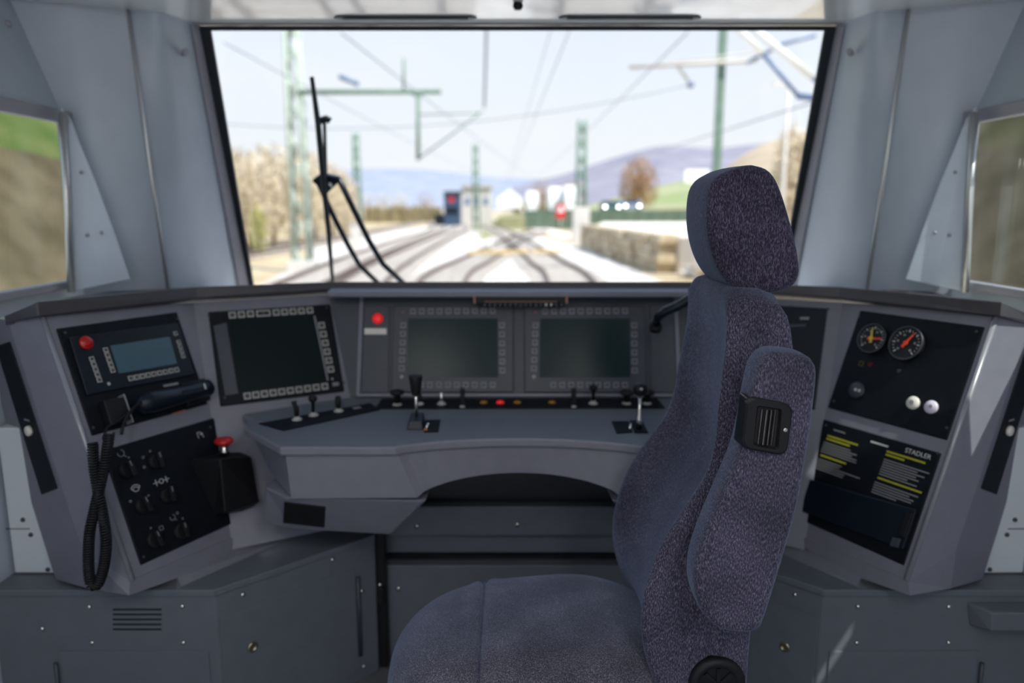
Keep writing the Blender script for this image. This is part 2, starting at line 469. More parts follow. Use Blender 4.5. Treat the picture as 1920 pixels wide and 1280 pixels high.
rd.turned('socket', [(.004, 0), (.004, .001), (0, .001)], 200, 721, M_BTN, .009)
rd.screws([(121, 624), (331, 598), (174, 802)], .003)
rd.plate([(304, 722), (332, 717), (334, 721), (306, 726)], 'label_strip', M_INKD, .003, .0035, 0)
rd.plate([(322, 775), (346, 768), (348, 772), (324, 779)], 'label_strip', M_COPPER, .003, .0035, 0)
# cradle for the handset
rd.plate([(182, 756), (220, 748), (238, 790), (196, 802)], 'cradle', M_BLACKM, .003, .028, .003)
rd.plate([(219, 744), (221, 744), (238, 796), (236, 797)], 'cradle_edge', M_INKD, .003, .030, 0)
rd.plate([(332, 722), (376, 712), (388, 752), (345, 764)], 'cradle', M_BLACKM, .003, .02, .003)

# ---------------------------------------------------------------- handset and its coiled cord
hs = empty('telephone_handset', PL1.hit(310, 750)+PL1.n*.03, 'navy black telephone handset lying in its cradle with a coiled cord hanging down', 'handset')
def onL1(x, y, c=0): return PL1.hit(x, y)+PL1.n*c
mb = MB()
pth = [onL1(240, 767, .034), onL1(250, 764, .036), onL1(268, 760, .037), onL1(300, 753, .037), onL1(335, 744, .037), onL1(362, 736, .036), onL1(376, 732, .034), onL1(381, 730, .032)]
mb.tube(pth, [.010, .024, .027, .024, .022, .023, .022, .012], 16)
obj('handle', mb, M_NAVY, hs, world=True)
mb = MB(); mb.prism([onL1(316, 742, .056), onL1(355, 734, .056), onL1(358, 744, .056), onL1(319, 753, .056)], PL1.n*.006)
obj('press_key', mb, M_NAVY, hs, world=True, bevel=.002)
mb = MB(); mb.tube([onL1(357, 730, .060), onL1(360, 740, .060)], .0022, 8); obj('key_mark', mb, M_INK, hs, world=True)
mb = MB(); mb.tube([onL1(243, 762, .05), onL1(232, 770, .05), onL1(220, 785, .045), onL1(211, 806, .045), onL1(206, 822, .05)], .0035, 8)
mb.tube([onL1(236, 776, .04), onL1(205, 795, .035), onL1(185, 808, .035), onL1(174, 830, .045)], .003, 8)
obj('lead', mb, M_BLACKM, hs, world=True)
def coil(pts, r, wire, pitch):
    # smooth the control line, then wind a helix round it
    P = []
    for i in range(len(pts)-1):
        a = pts[max(i-1, 0)]; b = pts[i]; c = pts[i+1]; d = pts[min(i+2, len(pts)-1)]
        for k in range(12):
            u = k/12; P.append(.5*((2*b)+(c-a)*u+(2*a-5*b+4*c-d)*u*u+(3*b-3*c+d-a)*u**3))
    P.append(pts[-1])
    Ls = [0]
    for i in range(1, len(P)): Ls.append(Ls[-1]+(P[i]-P[i-1]).length)
    out = []; n = int(Ls[-1]/pitch*9); j = 0
    nx = V((1, 0, 0))
    for i in range(n):
        s_ = Ls[-1]*i/(n-1)
        while j < len(P)-2 and Ls[j+1] < s_: j += 1
        u = (s_-Ls[j])/max(1e-9, Ls[j+1]-Ls[j]); p = P[j]+(P[j+1]-P[j])*u; tt = (P[j+1]-P[j]).normalized()
        nx = (nx-tt*nx.dot(tt)).normalized(); ny = tt.cross(nx); a = 2*PI*i/9
        out.append(p+(nx*math.cos(a)+ny*math.sin(a))*r)
    m_ = MB(); m_.tube(out, wire, 5); return m_
fr = .045
def onC(x, y): return atY(x, y, 1.545) if y > 1000 else atY(x, y, 1.545+(1000-y)*.00022)
obj('coiled_cord', coil([onC(174, 830), onC(176, 870), onC(183, 915), onC(192, 960), onC(199, 1010), onC(196, 1055), onC(186, 1090), onC(177, 1098), onC(169, 1088), onC(166, 1050), onC(168, 1000), onC(177, 955), onC(189, 905), onC(198, 860), onC(205, 812)], .0098, .0027, .0060), M_BLACKM, hs, world=True)

# ---------------------------------------------------------------- rotary switch panel (left wing, bottom)
Q2 = [(190, 835), (400, 792), (467, 970), (260, 1057)]
sw = Panel(PL1, Q2, 'rotary_switch_panel', 'black panel of rotary switches under the radio on the left wing', 'switch panel')
sw.rplate(Q2, 'mounting_plate', M_BLACK, -.01, .003, .003)
def knob(P, x, y, rot=0, r=.021):
    mb = MB(); mb.lathe([(r, 0), (r, .006), (r*.86, .010), (r*.8, .012), (0, .012)], seg=24)
    c, s_ = math.cos(rot), math.sin(rot)
    R = Matrix(((c, -s_, 0), (s_, c, 0), (0, 0, 1)))
    mb.box((0, 0, .018), (r*.5, r*1.75, .016), R)
    o = obj('rotary_knob', mb, M_BLACKM, P.root, bevel=.001); o.location = P.ab(x, y)+V((0, 0, .003))
    mb = MB(); mb.box(R @ V((0, r*.55, .0265)), (r*.1, r*.6, .0012), R); obj('pointer_line', mb, M_BTND, o)
    return o
for x, y, a in ((236, 881, .1), (290, 865, 0), (266, 948, .15), (312, 929, -.1), (287, 1012, .1), (337, 996, .0)): knob(sw, x, y, a)
sw.screws([(200, 843), (393, 801), (452, 962), (268, 1044)], .003)
def glyph(P, x, y, kind, sz=.012, m=None):
    mb = MB(); o = P.ab(x, y)+V((0, 0, .0032))
    def seg(a, b, w=.0014):
        a = V((*a, 0))*sz+o; b = V((*b, 0))*sz+o; d_ = (b-a).normalized(); n_ = V((-d_.y, d_.x, 0))*w*.5
        mb.prism([a-n_, b-n_, b+n_, a+n_], (0, 0, .0006))
    def arc(r, a0, a1, n=8, c=(0, 0)):
        pts = [(c[0]+r*math.cos(rad(a0+(a1-a0)*i/n)), c[1]+r*math.sin(rad(a0+(a1-a0)*i/n))) for i in range(n+1)]
        for i in range(n): seg(pts[i], pts[i+1])
    if kind == 'loop': arc(.7, -200, 70); seg((.4, -.5), (.9, -1))
    if kind == 'fan': arc(1, 30, 150); arc(.6, 30, 150); seg((-.87, .5), (-.3, -.2)); seg((.87, .5), (.3, -.2)); seg((-.3, -.2), (.3, -.2))
    if kind == 'lamp':
        arc(.45, 0, 360); seg((-1.7, 0), (-.5, 0)); seg((.5, 0), (1.7, 0)); seg((-1.1, .6), (-1.1, -.6)); seg((1.1, .6), (1.1, -.6))
    if kind == 'dot': arc(.22, 0, 360, 6)
    if kind == 'bar': seg((-.5, .3), (.5, .3)); seg((-.5, -.2), (.3, -.2))
    if kind == 'wip': seg((-.6, -.6), (-.6, .7)); seg((-.6, .7), (.2, .7)); seg((.3, .6), (.7, -.7)); seg((.0, .2), (.7, .2), .003)
    if kind == 'sq': seg((-.4, -.4), (-.4, .4)); seg((-.4, .4), (.4, .4)); seg((.4, .4), (.4, -.4)); seg((.4, -.4), (-.4, -.4))
    return obj('symbol', mb, m or M_INKD, P.root)
for x, y, k, z in ((225, 850, 'loop', .012), (240, 858, 'dot', .007), (267, 858, 'bar', .008), (269, 876, 'sq', .006), (280, 846, 'dot', .01), (299, 849, 'bar', .006), (374, 816, 'wip', .012), (254, 919, 'fan', .013), (301, 902, 'lamp', .013), (243, 940, 'dot', .012), (277, 929, 'dot', .008), (301, 990, 'sq', .012), (281, 990, 'dot', .008), (322, 970, 'loop', .010), (331, 962, 'dot', .014), (341, 972, 'dot', .008)):
    glyph(sw, x, y, k, z, M_INK if k in ('wip', 'fan', 'lamp') else M_INKD)

# ---------------------------------------------------------------- emergency stop box on the switch panel
es = empty('emergency_stop_box', onL1(405, 910), 'black box with red mushroom button jutting from the left wing', 'emergency stop')
mb = MB()
dn = V((0, 0, -1))
B0 = [onL1(352, 862, .002), onL1(440, 842, .002), onL1(466, 958, .002), onL1(402, 966, .002)]
out = PL1.n*.07 + V((.005, -.02, -.01))
B1 = [B0[0]+out+V((.03, .03, -.006)), B0[1]+out*1.0+V((0, 0, -.02)), B0[2]+out*.7+V((0, 0, .03)), B0[3]+out*.62+V((0, 0, .01))]
mb.hull8(B0, B1); obj('box', mb, M_BLACKM, es, world=True, bevel=.004)
top = onL1(406, 857, .035)
mb = MB(); mb.lathe([(.012, 0), (.012, .012), (.009, .016), (.009, .03)], top, (0, 0, 1), 16); obj('stem', mb, M_STEEL, es, world=True)
mb = MB(); mb.lathe([(.010, .024), (.013, .027), (.024, .034), (.025, .039), (.020, .044), (0, .046)], top, (0, 0, 1), 24); obj('mushroom_button', mb, M_RED, es, world=True)

# ---------------------------------------------------------------- left display
Q3 = [(387, 587), (614, 570), (650, 737), (416, 758)]
ld = Panel(PL2, Q3, 'display_unit', 'black square display with pale outlined keys on three sides, left of the desk', 'display')
ld.rplate(Q3, 'bezel', M_BLACK, -.01, .006, .003)
ld.plate([(431, 601), (587, 595), (612, 714), (447, 734)], 'screen', M_SCREENK, .006, .0068, 0)
ld.plate([(587, 593), (590, 593), (615, 714), (612, 714)], 'screen_edge', M_BTND, .006, .0075, 0)
ld.plate([(400, 612), (424, 606), (446, 738), (422, 742)], 'side_strip', M_BEZEL, .006, .0066, 0)
ld.buttons(line((435, 592), (469, 589.5), 3) + line((517, 587), (580, 583), 5), .0185, .006)
b_ = ld.button(.0185, .006, True, 2.1); b_.location = ld.ab(493, 588.5)+V((0, 0, .006))
ld.buttons(line((602, 611), (619, 693), 6), .0185, .006)
ld.buttons(line((463, 743), (608, 725), 10), .0185, .006)
ld.turned('led', [(.003, 0), (.003, .001), (0, .0015)], 622, 711, M_BTN, .006)
ld.plate([(622, 718), (634, 717), (635, 723), (623, 725)], 'label_plate', M_BTND, .006, .0065, 0)
ld.screws([(391, 592), (612, 577), (421, 746), (644, 718)], .006)

# ---------------------------------------------------------------- centre displays
def centre_display(x0, name, label):
    q = [(737+x0, 574), (962+x0, 573), (964+x0, 736), (735+x0, 736)]
    P = Panel(PCn, q, name, label, 'display', 'twin centre displays')
    P.rplate(q, 'bezel', M_BEZEL, 0, .009, .003)
    P.plate([(766+x0, 598), (933+x0, 598), (934+x0, 708), (764+x0, 708)], 'screen', M_SCREEN, .0085, .0095, 0)
    P.buttons(line((775+x0, 585), (924+x0, 584), 10), .0165, .009, False)
    P.buttons(line((757+x0, 611), (754+x0, 691), 6), .0165, .009, False)
    P.buttons(line((941+x0, 611), (942+x0, 695), 6), .0165, .009, False)
    P.buttons(line((790+x0, 722), (924+x0, 722), 9), .0165, .009, False)
    P.turned('warning_led', [(.004, 0), (.004, .001), (0, .0015)], 757+x0, 586, M_COPPER, .009)
    P.turned('led', [(.0055, 0), (.0055, .001), (0, .0015)], 754+x0, 707, M_BTN, .009)
    P.screws([(743+x0, 579), (957+x0, 579)], .009)
    return P
centre_display(0, 'display_unit', 'left one of the twin dark green displays in the middle console bay')
centre_display(247, 'display_unit', 'right one of the twin dark green displays in the middle console bay')
q = [(683, 574), (731, 574), (729, 736), (678, 736)]
P = Panel(PCn, q, 'indicator_unit', 'narrow dark panel with round red lamp and white label left of the twin displays', 'lamp panel')
P.plate(q, 'plate', M_BEZEL, 0, .006)
P.turned('red_lamp', [(.016, 0), (.016, .003), (.0135, .004), (.0135, .008), (.009, .011), (0, .012)], 709, 598, M_REDL, .006)
P.plate([(684, 616), (726, 616), (726, 628), (684, 628)], 'white_label', M_CREAM, .006, .010, .003)
P.screws([(684, 728)], .006)
q = [(1218, 574), (1262, 574), (1268, 736), (1220, 736)]
P = Panel(PCn, q, 'blanking_unit', 'plain dark blank panel between the right display and the seat', 'panel')
P.plate(q, 'plate', M_BEZEL, 0, .006); P.screws([(1224, 730), (1260, 730)], .006)

# gooseneck arm on the right
gn = empty('gooseneck_arm', atY(1290, 560, 2.1), 'curved black gooseneck arm under the hood beside the seat back', 'lamp arm')
mb = MB(); mb.tube([atY(1330, 540, 2.04), atY(1300, 556, 2.05), atY(1272, 573, 2.06), atY(1248, 583, 2.07), atY(1234, 594, 2.08), atY(1231, 606, 2.10)], [.014, .014, .014, .014, .013, .011], 14)
obj('arm', mb, M_NAVY, gn, world=True)
mb = MB(); mb.lathe([(.014, 0), (.018, .006), (.018, .02), (.013, .024)], atY(1230, 608, 2.10), (.1, .5, -.6), 16); obj('head', mb, M_BLACKM, gn, world=True)
mb = MB(); mb.lathe([(.03, 0), (.03, .01), (.02, .018)], atY(1336, 537, 2.04), (-.5, .1, .2), 16); obj('mount', mb, M_BLACKM, gn, world=True)

# right inner panel behind the seat
q = [(1395, 573), (1558, 575), (1522, 770), (1356, 745)]
P = Panel(PR2, q, 'blank_display_panel', 'black panel with small white lettering half hidden behind the seat back', 'panel')
P.rplate(q, 'plate', M_NAVY, -.01, .005, .003)
P.plate([(1501, 595), (1518, 595), (1517, 600), (1500, 600)], 'label_text', M_INKD, .005, .0056, 0)
P.plate([(1470, 610), (1512, 608), (1511, 613), (1469, 615)], 'ridge', M_BEZEL, .005, .007, 0)
P.screws([(1553, 580), (1518, 762)], .005)

# ---------------------------------------------------------------- gauge panel (right wing, top)
Q4 = [(1607, 585), (1843, 608), (1783, 822), (1556, 770)]
gp = Panel(PR1, Q4, 'gauge_panel', 'black panel with two round pressure gauges at the right wing top', 'gauge panel')
gp.rplate(Q4, 'mounting_plate', M_BLACK, -.01, .003, .003)
def gauge(x, y, r, needles, nm):
    o = gp.turned(nm, [(r, 0), (r, .012), (r*.9, .014), (r*.86, .010), (0, .010)], x, y, M_BLACKM, .003, 32)
    mb = MB()
    for i in range(19):
        a = rad(225-i*15); big = i % 3 == 0
        c = V((math.cos(a), math.sin(a), 0))*r*.74; rr = Matrix.Rotation(a, 3, 'Z')
        mb.box(c+V((0, 0, .0104)), (r*(.16 if big else .09), r*(.06 if big else .03), .0006), rr)
    obj('dial_scale', mb, M_INK, o)
    mb = MB()
    for i, dg_ in enumerate((0, 2, 4, 6, 8, 10)):
        a = rad(225-i*54); c = V((math.cos(a), math.sin(a), 0))*r*.52
        mb.lathe([(r*.07, 0), (r*.07, .0006), (0, .0006)], c+V((0, 0, .0102)), (0, 0, 1), 8)
    obj('dial_figures', mb, M_INKD, o)
    for a, m_, w in needles:
        mb = MB(); aa = rad(a); d_ = V((math.cos(aa), math.sin(aa), 0)); n_ = V((-d_.y, d_.x, 0))
        z = V((0, 0, .0115 + w)); mb.prism([d_*(-r*.3)-n_*r*.10+z, d_*r*.72-n_*r*.03+z, d_*r*.72+n_*r*.03+z, d_*(-r*.3)+n_*r*.10+z], (0, 0, .001))
        mb.lathe([(r*.14, 0), (r*.14, .002), (0, .002)], z, (0, 0, 1), 12)
        obj('needle', mb, m_, o)
    mb = MB(); mb.lathe([(r*.99, .006), (r*.99, .0135), (r*.93, .0135), (r*.93, .006)], (0, 0, .001), (0, 0, 1), 32); obj('rim', mb, M_BEZEL, o)
    return o
gauge(1640, 637, .040, ((5, M_NEEDLE, .0), (100, M_NEEDLEY, .0015)), 'pressure_gauge')
gauge(1704, 646, .044, ((62, M_NEEDLE, 0),), 'pressure_gauge')
o = gp.turned('key_switch', [(.022, 0), (.022, .004), (.018, .009), (0, .010)], 1608, 732, M_BEZEL, .003)
mb = MB(); mb.lathe([(.004, 0), (.004, .001), (0, .001)], (.003, 0, .0105)); mb.lathe([(.004, 0), (.004, .001), (0, .001)], (.013, 0, .009)); obj('key_marks', mb, M_INK, o)
o = gp.turned('push_button', [(.0165, 0), (.0165, .004), (.014, .008), (0, .009)], 1714, 756, M_CREAM, .003); o['label'] = 'cream push button'
mb = MB(); mb.lathe([(.006, 0), (.006, .001), (0, .001)], (0, 0, .009)); obj('symbol', mb, M_INKD, o)
o = gp.turned('push_button', [(.0165, 0), (.0165, .004), (.014, .008), (0, .009)], 1748, 764, M_LILAC, .003); o['label'] = 'lilac push button'
mb = MB(); mb.lathe([(.0045, 0), (.0045, .001), (0, .001)], (0.002, .001, .009)); obj('symbol', mb, M_INKD, o)
glyph(gp, 1616, 682, 'sq', .014, mat('olive_printing', (.16, .14, .02), .6)); glyph(gp, 1633, 684, 'bar', .011, M_RED)
glyph(gp, 1687, 696, 'bar', .010, M_INKD)
gp.screws([(1612, 594), (1832, 622), (1776, 802), (1565, 752)], .003)

# ---------------------------------------------------------------- instruction panel (right wing, bottom)
Q5 = [(1545, 790), (1768, 845), (1697, 1055), (1480, 970)]
ip = Panel(PR1, Q5, 'instruction_board', 'black instruction board with yellow headings and white lines on the right wing', 'instruction board')
ip.rplate(Q5, 'board', M_BLACK, -.012, .002, .003)
def iv(u, v):   # bilinear position inside the board, in photo pixels
    a = V((Q5[0][0]+(Q5[1][0]-Q5[0][0])*u, Q5[0][1]+(Q5[1][1]-Q5[0][1])*u)); b = V((Q5[3][0]+(Q5[2][0]-Q5[3][0])*u, Q5[3][1]+(Q5[2][1]-Q5[3][1])*u))
    c = a+(b-a)*v; return (c.x, c.y)
def lines(name, m, rows, h):
    mb = MB()
    for u0, u1, v in rows:
        a, b = ip.ab(*iv(u0, v)), ip.ab(*iv(u1, v)); b.y = a.y
        mb.prism([a+V((0, -h/2, .0021)), b+V((0, -h/2, .0021)), b+V((0, h/2, .0021)), a+V((0, h/2, .0021))], (0, 0, .0004))
    return obj(name, mb, m, ip.root)
for q_ in ((.07, .33, .125), (.07, .27, .155), (.07, .29, .325), (.57, .90, .125), (.57, .73, .155), (.57, .95, .375)): lines('heading_text', M_INKY, [q_], .0045)
random.seed(3)
lines('body_text', M_INKD, [(.06, .24+.2*random.random(), .195+.023*i) for i in range(5)] + [(.06, .25+.22*random.random(), .365+.023*i) for i in range(5)], .0026)
lines('body_text', M_INKD, [(.57, .78+.18*random.random(), .20+.023*i) for i in range(7)] + [(.56, .76+.2*random.random(), .42+.023*i) for i in range(5)], .0026)
c = ip.ab(1722, 851); lines('title_text', M_INK, [(.42, .57, .075)], .0045)
text_mesh('STADLER', .016, 'maker_lettering', M_INK, ip.root, Matrix.Translation((c.x, c.y, .0022)))
lines('title_text', M_INKD, [(.10, .20, .055)], .003)
ip.plate([iv(.07, .58), iv(.97, .54), iv(.97, .90), iv(.07, .90)], 'document_pocket', M_NAVY, .002, .010, .003)
ip.plate([iv(.90, .60), iv(.96, .58), iv(.96, .80), iv(.90, .80)], 'pocket_clip', M_BLACKM, .010, .016, .002)
ip.plate([iv(.86, .83), iv(.93, .82), iv(.93, .90), iv(.86, .91)], 'latch', M_BEZEL, .010, .013, .002)
ip.screws([iv(.03, .03), iv(.97, .03)], .002)

# ---------------------------------------------------------------- black strips on the return faces
def strip(sgn, label):
    n_ = (q0_b-q0_t).cross(q1_t-q0_t).normalized()
    if n_.y > 0: n_ = -n_
    def px(x, y): return pl_hit(x, y, q0_t, *RN)
    m = (lambda p: p) if sgn < 0 else mir
    o = empty('light_switch_strip', m(px(50, 780)), label, 'switch strip', 'switch strips at the console ends')
    mb = MB(); mb.prism([m(p) for p in (px(20, 640), px(-6, 648), px(80, 926), px(109, 915))], m(n_)*.004)
    obj('plate', mb, M_BLACK, o, world=True, bevel=.002)
    mb = MB(); mb.lathe([(.0125, 0), (.0125, .006), (.010, .009), (0, .010)], m(px(60, 806)+n_*.004), m(n_), 20); obj('push_button', mb, M_CREAM, o, world=True)
    mb = MB(); p = px(54, 788)+n_*.0042; e_ = (q1_t-q0_t).normalized()
    mb.prism([m(p-e_*.012), m(p+e_*.012), m(p+e_*.012+V((0, 0, .004))), m(p-e_*.012+V((0, 0, .004)))], m(n_)*.0006); obj('label_text', mb, M_INKD, o, world=True)
strip(-1, 'black strip with a single cream push button at the far left console end')
strip(1, 'black strip with a single cream push button at the far right console end')

# ================================================================== CONTROL DESK
desk = empty('control_desk', (0, 1.9, 0), 'grey control desk with a curved knee recess in front of the displays', 'desk')
def dk(x, y): return atZ(x, y, Zd)
arc = []
for i in range(25):
    u = i/24
    arc.append((740+(973-740)*2*u, 838-16*math.sin(PI*u)**.9 if 0 < u < 1 else 838))
fl = dk(525, 838); f2 = dk(740, 838); xl = f2.x
front = [dk(462, 803), dk(456, 798), dk(462, 792)]
LP = [dk(478, 788), dk(466, 790), dk(457, 796), dk(459, 802), dk(525, 838), dk(740, 838)]
yr = dk(960, 822).y
mid = []
for i in range(1, 32):
    u = i/32; x = xl*(1-2*u); mid.append(V((x, f2.y+(yr-f2.y)*(1-(2*u-1)**2)**.8, Zd)))
RP = [mir(p) for p in reversed(LP)]
backL = [V((eCL_b.x-.02, eCL_b.y+.02, Zd)), V((eL_b.x+.0, 1.96, Zd))]
outline = LP+mid+RP+[mir(backL[1]), mir(backL[0]), backL[0], backL[1]]
mb = MB(); mb.prism([p+V((0, 0, -.022)) for p in outline], (0, 0, .022))
for i_, f_ in enumerate(mb.bm.faces): f_.material_index = 0 if i_ < 2 else 1
obj('worktop', mb, [M_DESK, M_CONS], desk, world=True, bevel=.005, seg=3)
# apron
ins = lambda p, d_=.012: V((p.x*.985, p.y+d_, p.z))
zt = Zd-.022
def zat(x, y, Y): return atY(x, y, Y).z
Yf = f2.y+.012
zb = zat(640, 934, Yf)
ap = [ins(dk(462, 803)), ins(fl), ins(f2)]
mb = MB()
# left/right ends of the apron
for m, fp in ((lambda p: p, False), (mir, True)):
    a0, a1, a2 = [V((p.x, p.y, zt)) for p in ap]
    b0, b1, b2 = V((a0.x+.035, a0.y+.0, zb+.02)), V((a1.x+.008, a1.y, zb)), V((atY(782, 936, Yf+.004).x, a2.y+.004, zb))
    mb.poly([m(p) for p in (b0, b1, a1, a0)], fp); mb.poly([m(p) for p in (b1, b2, a2, a1)], fp)
    # thickness backwards
    mb.poly([m(p) for p in (b0, V((b0.x, b0.y+.2, b0.z)), V((b2.x+.0, b2.y+.2, b2.z)), b2, b1)], fp)
n = 32; top_, bot_ = [], []
zap = zat(965, 887, yr+.012)
xb = b2.x
for i in range(n+1):
    u = i/n; x = xl*.985*(1-2*u); k = (1-(2*u-1)**2)
    top_.append(V((x, f2.y+.012+(yr-f2.y)*k**.8, zt)))
    xx = xb*(1-2*u); zz = zb+(zap-zb)*(k**.62)
    bot_.append(V((xx, f2.y+.016+(yr-f2.y)*k**.8, zz)))
mb.sheet([bot_, top_], smooth=False)
# soffit of the arch going back
mb.sheet([[p+V((0, .03, 0)) for p in bot_], bot_], smooth=False)
obj('apron', mb, M_CONS, desk, world=True)
# boxes hanging below the desk ends
for m, nm in ((lambda p: p, 'L'), (mir, 'R')):
    Yb = Yf+.01
    T = [atY(497, 913, Yb+.05), atY(535, 932, Yb), atY(800, 938, Yb+.004), V((-.22, 2.1, zb)), V((-.62, 2.0, zb))]
    B = [atY(492, 980, Yb+.10), atY(545, 992, Yb+.075), atY(733, 1003, Yb+.075), V((-.24, 2.1, zb-.09)), V((-.62, 2.0, zb-.08))]
    mb = MB(); mb.hull8([m(p) for p in T], [m(p) for p in B]); obj('underdesk_box', mb, M_CONS, desk, world=True, bevel=.006)
    if nm == 'L':
        nrm = (B[1]-T[1]).cross(T[2]-T[1]).normalized()
        if nrm.y > 0: nrm = -nrm
        def onB(x, y):
            r = ray(x, y); return CAM+r*((T[1]-CAM).dot(nrm)/r.dot(nrm))
        mb = MB(); mb.prism([onB(*q_) for q_ in ((533, 939), (611, 948), (609, 987), (531, 978))], nrm*.004); obj('socket_plate', mb, M_BLACKM, desk, world=True, bevel=.002)

# ---- switch strips on the desk
def toggle(root, p, h, kind):
    mb = MB(); mb.lathe([(.0135, 0), (.0135, .003), (.008, .006), (.007, .010)], p, (0, 0, 1), 18)
    c = obj('toggle_collar', mb, M_BTN, root, world=True)
    mb = MB()
    if kind == 'ball': mb.lathe([(.005, .006), (.005, h-.014), (.009, h-.012), (.0125, h-.006), (.011, h), (.005, h+.004), (0, h+.005)], p, (0, 0, 1), 16)
    elif kind == 'mush': mb.lathe([(.008, .006), (.009, h-.016), (.019, h-.012), (.020, h-.004), (.012, h), (0, h)], p, (0, 0, 1), 18)
    elif kind == 'paddle': mb.lathe([(.007, .006), (.0085, h*.5), (.008, h), (0, h+.001)], p, (0, 0, 1), 12)
    elif kind == 'bent': mb.tube([p+V((0, 0, .006)), p+V((0, 0, h*.6)), p+V((-.004, 0, h*.8)), p+V((-.006, 0, h))], [.006, .007, .006, .007], 10)
    obj('toggle_handle', mb, M_STEEL if kind == 'steel' else M_BLACKM, c, world=True)
st = empty('switch_strip', dk(600, 782), 'black strip with three upright toggles on the left of the desk', 'switch strip')
mb = MB(); mb.prism([dk(*q_) for q_ in ((486, 795), (694, 757), (712, 769), (532, 808))], (0, 0, .003)); obj('plate', mb, M_BLACK, st, world=True)
up3 = V((0, 0, .003))
toggle(st, dk(557, 789)+up3, .050, 'bent'); toggle(st, dk(588, 781)+up3, .052, 'ball'); toggle(st, dk(635, 773)+up3, .042, 'paddle')
mb = MB(); mb.prism([dk(660, 766)+up3, dk(674, 764)+up3, dk(678, 766)+up3, dk(664, 769)+up3], (0, 0, .0005)); obj('label_text', mb, M_INKD, st, world=True)
st = empty('switch_strip', dk(975, 757), 'long black strip of toggles and coloured lamps along the foot of the twin displays', 'switch strip')
mb = MB(); mb.prism([dk(*q_) for q_ in ((716, 749), (1232, 748), (1247, 766), (703, 767))], (0, 0, .003)); obj('plate', mb, M_BLACK, st, world=True)
toggle(st, dk(745, 761)+up3, .044, 'mush'); toggle(st, dk(786, 760)+up3, .03, 'paddle')
c0 = dk(828, 760)+up3
mb = MB(); mb.lathe([(.0135, 0), (.0135, .003), (.008, .006), (.007, .010)], c0, (0, 0, 1), 18); o = obj('toggle_collar', mb, M_BTN, st, world=True)
mb = MB(); mb.lathe([(.0065, .006), (.007, .02), (.006, .035), (0, .037)], c0, (0, 0, 1), 14); o = obj('toggle_handle', mb, M_STEEL, o, world=True)
for x in (867, 1076):
    p = dk(x, 765)+up3; mb = MB(); mb.box(p+V((0, .012, .026)), (.013, .01, .052)); o = obj('key_lever', mb, M_BLACKM, st, world=True, bevel=.002)
    mb = MB(); mb.lathe([(.008, 0), (.008, .003), (0, .004)], p, (0, 0, 1), 14); obj('pivot_pin', mb, M_BTN, o, world=True)
for x, m_ in ((907, M_YEL), (938, M_REDL), (970, M_YEL), (1035, M_YEL)):
    mb = MB(); mb.lathe([(.0115, 0), (.011, .003), (.006, .006), (0, .007)], dk(x, 757)+up3, (0, 0, 1), 18)
    o = obj('signal_lamp', mb, m_, st, world=True); o['label'] = 'red lamp' if m_ is M_REDL else 'amber lamp'
toggle(st, dk(1112, 759)+up3, .052, 'ball'); toggle(st, dk(1175, 759)+up3, .04, 'mush'); toggle(st, dk(1213, 759)+up3, .04, 'mush')

# ---- driving levers
lv = empty('traction_lever', dk(778, 806), 'black handled lever on its block at the left of the worktop', 'lever')
p = dk(778, 806)
mb = MB(); a = [p+V((-.021, 0, 0)), p+V((.021, 0, 0)), p+V((.019, .06, 0)), p+V((-.019, .06, 0))]
mb.hull8(a, [p+V((-.017, .012, .022)), p+V((.017, .012, .022)), p+V((.017, .06, .03)), p+V((-.017, .06, .03))]); obj('slide_block', mb, M_NAVY, lv, world=True, bevel=.003)
q_ = p+V((0, .035, .024)); mb = MB(); mb.tube([q_, q_+V((0, .0, .07))], .0042, 12); obj('rod', mb, M_STEEL, lv, world=True)
mb = MB(); mb.lathe([(.010, 0), (.012, .006), (.0155, .034), (.0175, .046), (.016, .052), (0, .055)], q_+V((0, 0, .058)), (0, 0, 1), 20); obj('handle', mb, M_BLACKM, lv, world=True)
def key_plate(quad, kx, label):
    k = empty('key_switch_plate', dk(*quad[0]), label, 'key switch')
    mb = MB(); mb.prism([dk(*q_) for q_ in quad], (0, 0, .003)); obj('plate', mb, M_BLACK, k, world=True)
    b_ = dk(*kx)+up3; mb = MB(); mb.tube([b_, b_+V((.003, .004, .008)), b_+V((.006, .016, .013))], [.0045, .0035, .003], 8); obj('key', mb, M_STEEL, k, world=True)
    return k, b_
k, b_ = key_plate(((797, 789), (826, 788), (822, 810), (795, 811)), (799, 806), 'small black plate with a silver key right of the black handled lever')
mb = MB(); mb.lathe([(.005, 0), (.005, .002), (0, .003)], b_+V((0, -.008, 0)), (0, 0, 1), 10); obj('lamp', mb, mat('orange_lens', (.7, .25, .03), .3), k, world=True)
key_plate(((1147, 791), (1178, 791), (1186, 811), (1156, 813)), (1180, 808), 'small black plate with a silver key left of the steel rod lever')
lv = empty('brake_lever', dk(1196, 808), 'ball topped lever on a bright steel rod beside the seat back', 'lever')
p = dk(1198, 806)
mb = MB(); mb.prism([dk(*q_) for q_ in ((1181, 790), (1203, 790), (1215, 812), (1190, 812))], (0, 0, .004)); obj('plate', mb, M_BLACK, lv, world=True)
mb = MB(); mb.lathe([(.008, .004), (.0075, .03), (.005, .04), (.0042, .042), (.004, .10)], p, (0, 0.02, 1), 14); obj('rod', mb, M_STEEL, lv, world=True)
mb = MB(); mb.lathe([(.005, .088), (.014, .092), (.0185, .104), (.016, .116), (.008, .121), (0, .122)], p, (0, .02, 1), 18); o = obj('ball_grip', mb, M_BLACKM, lv, world=True)
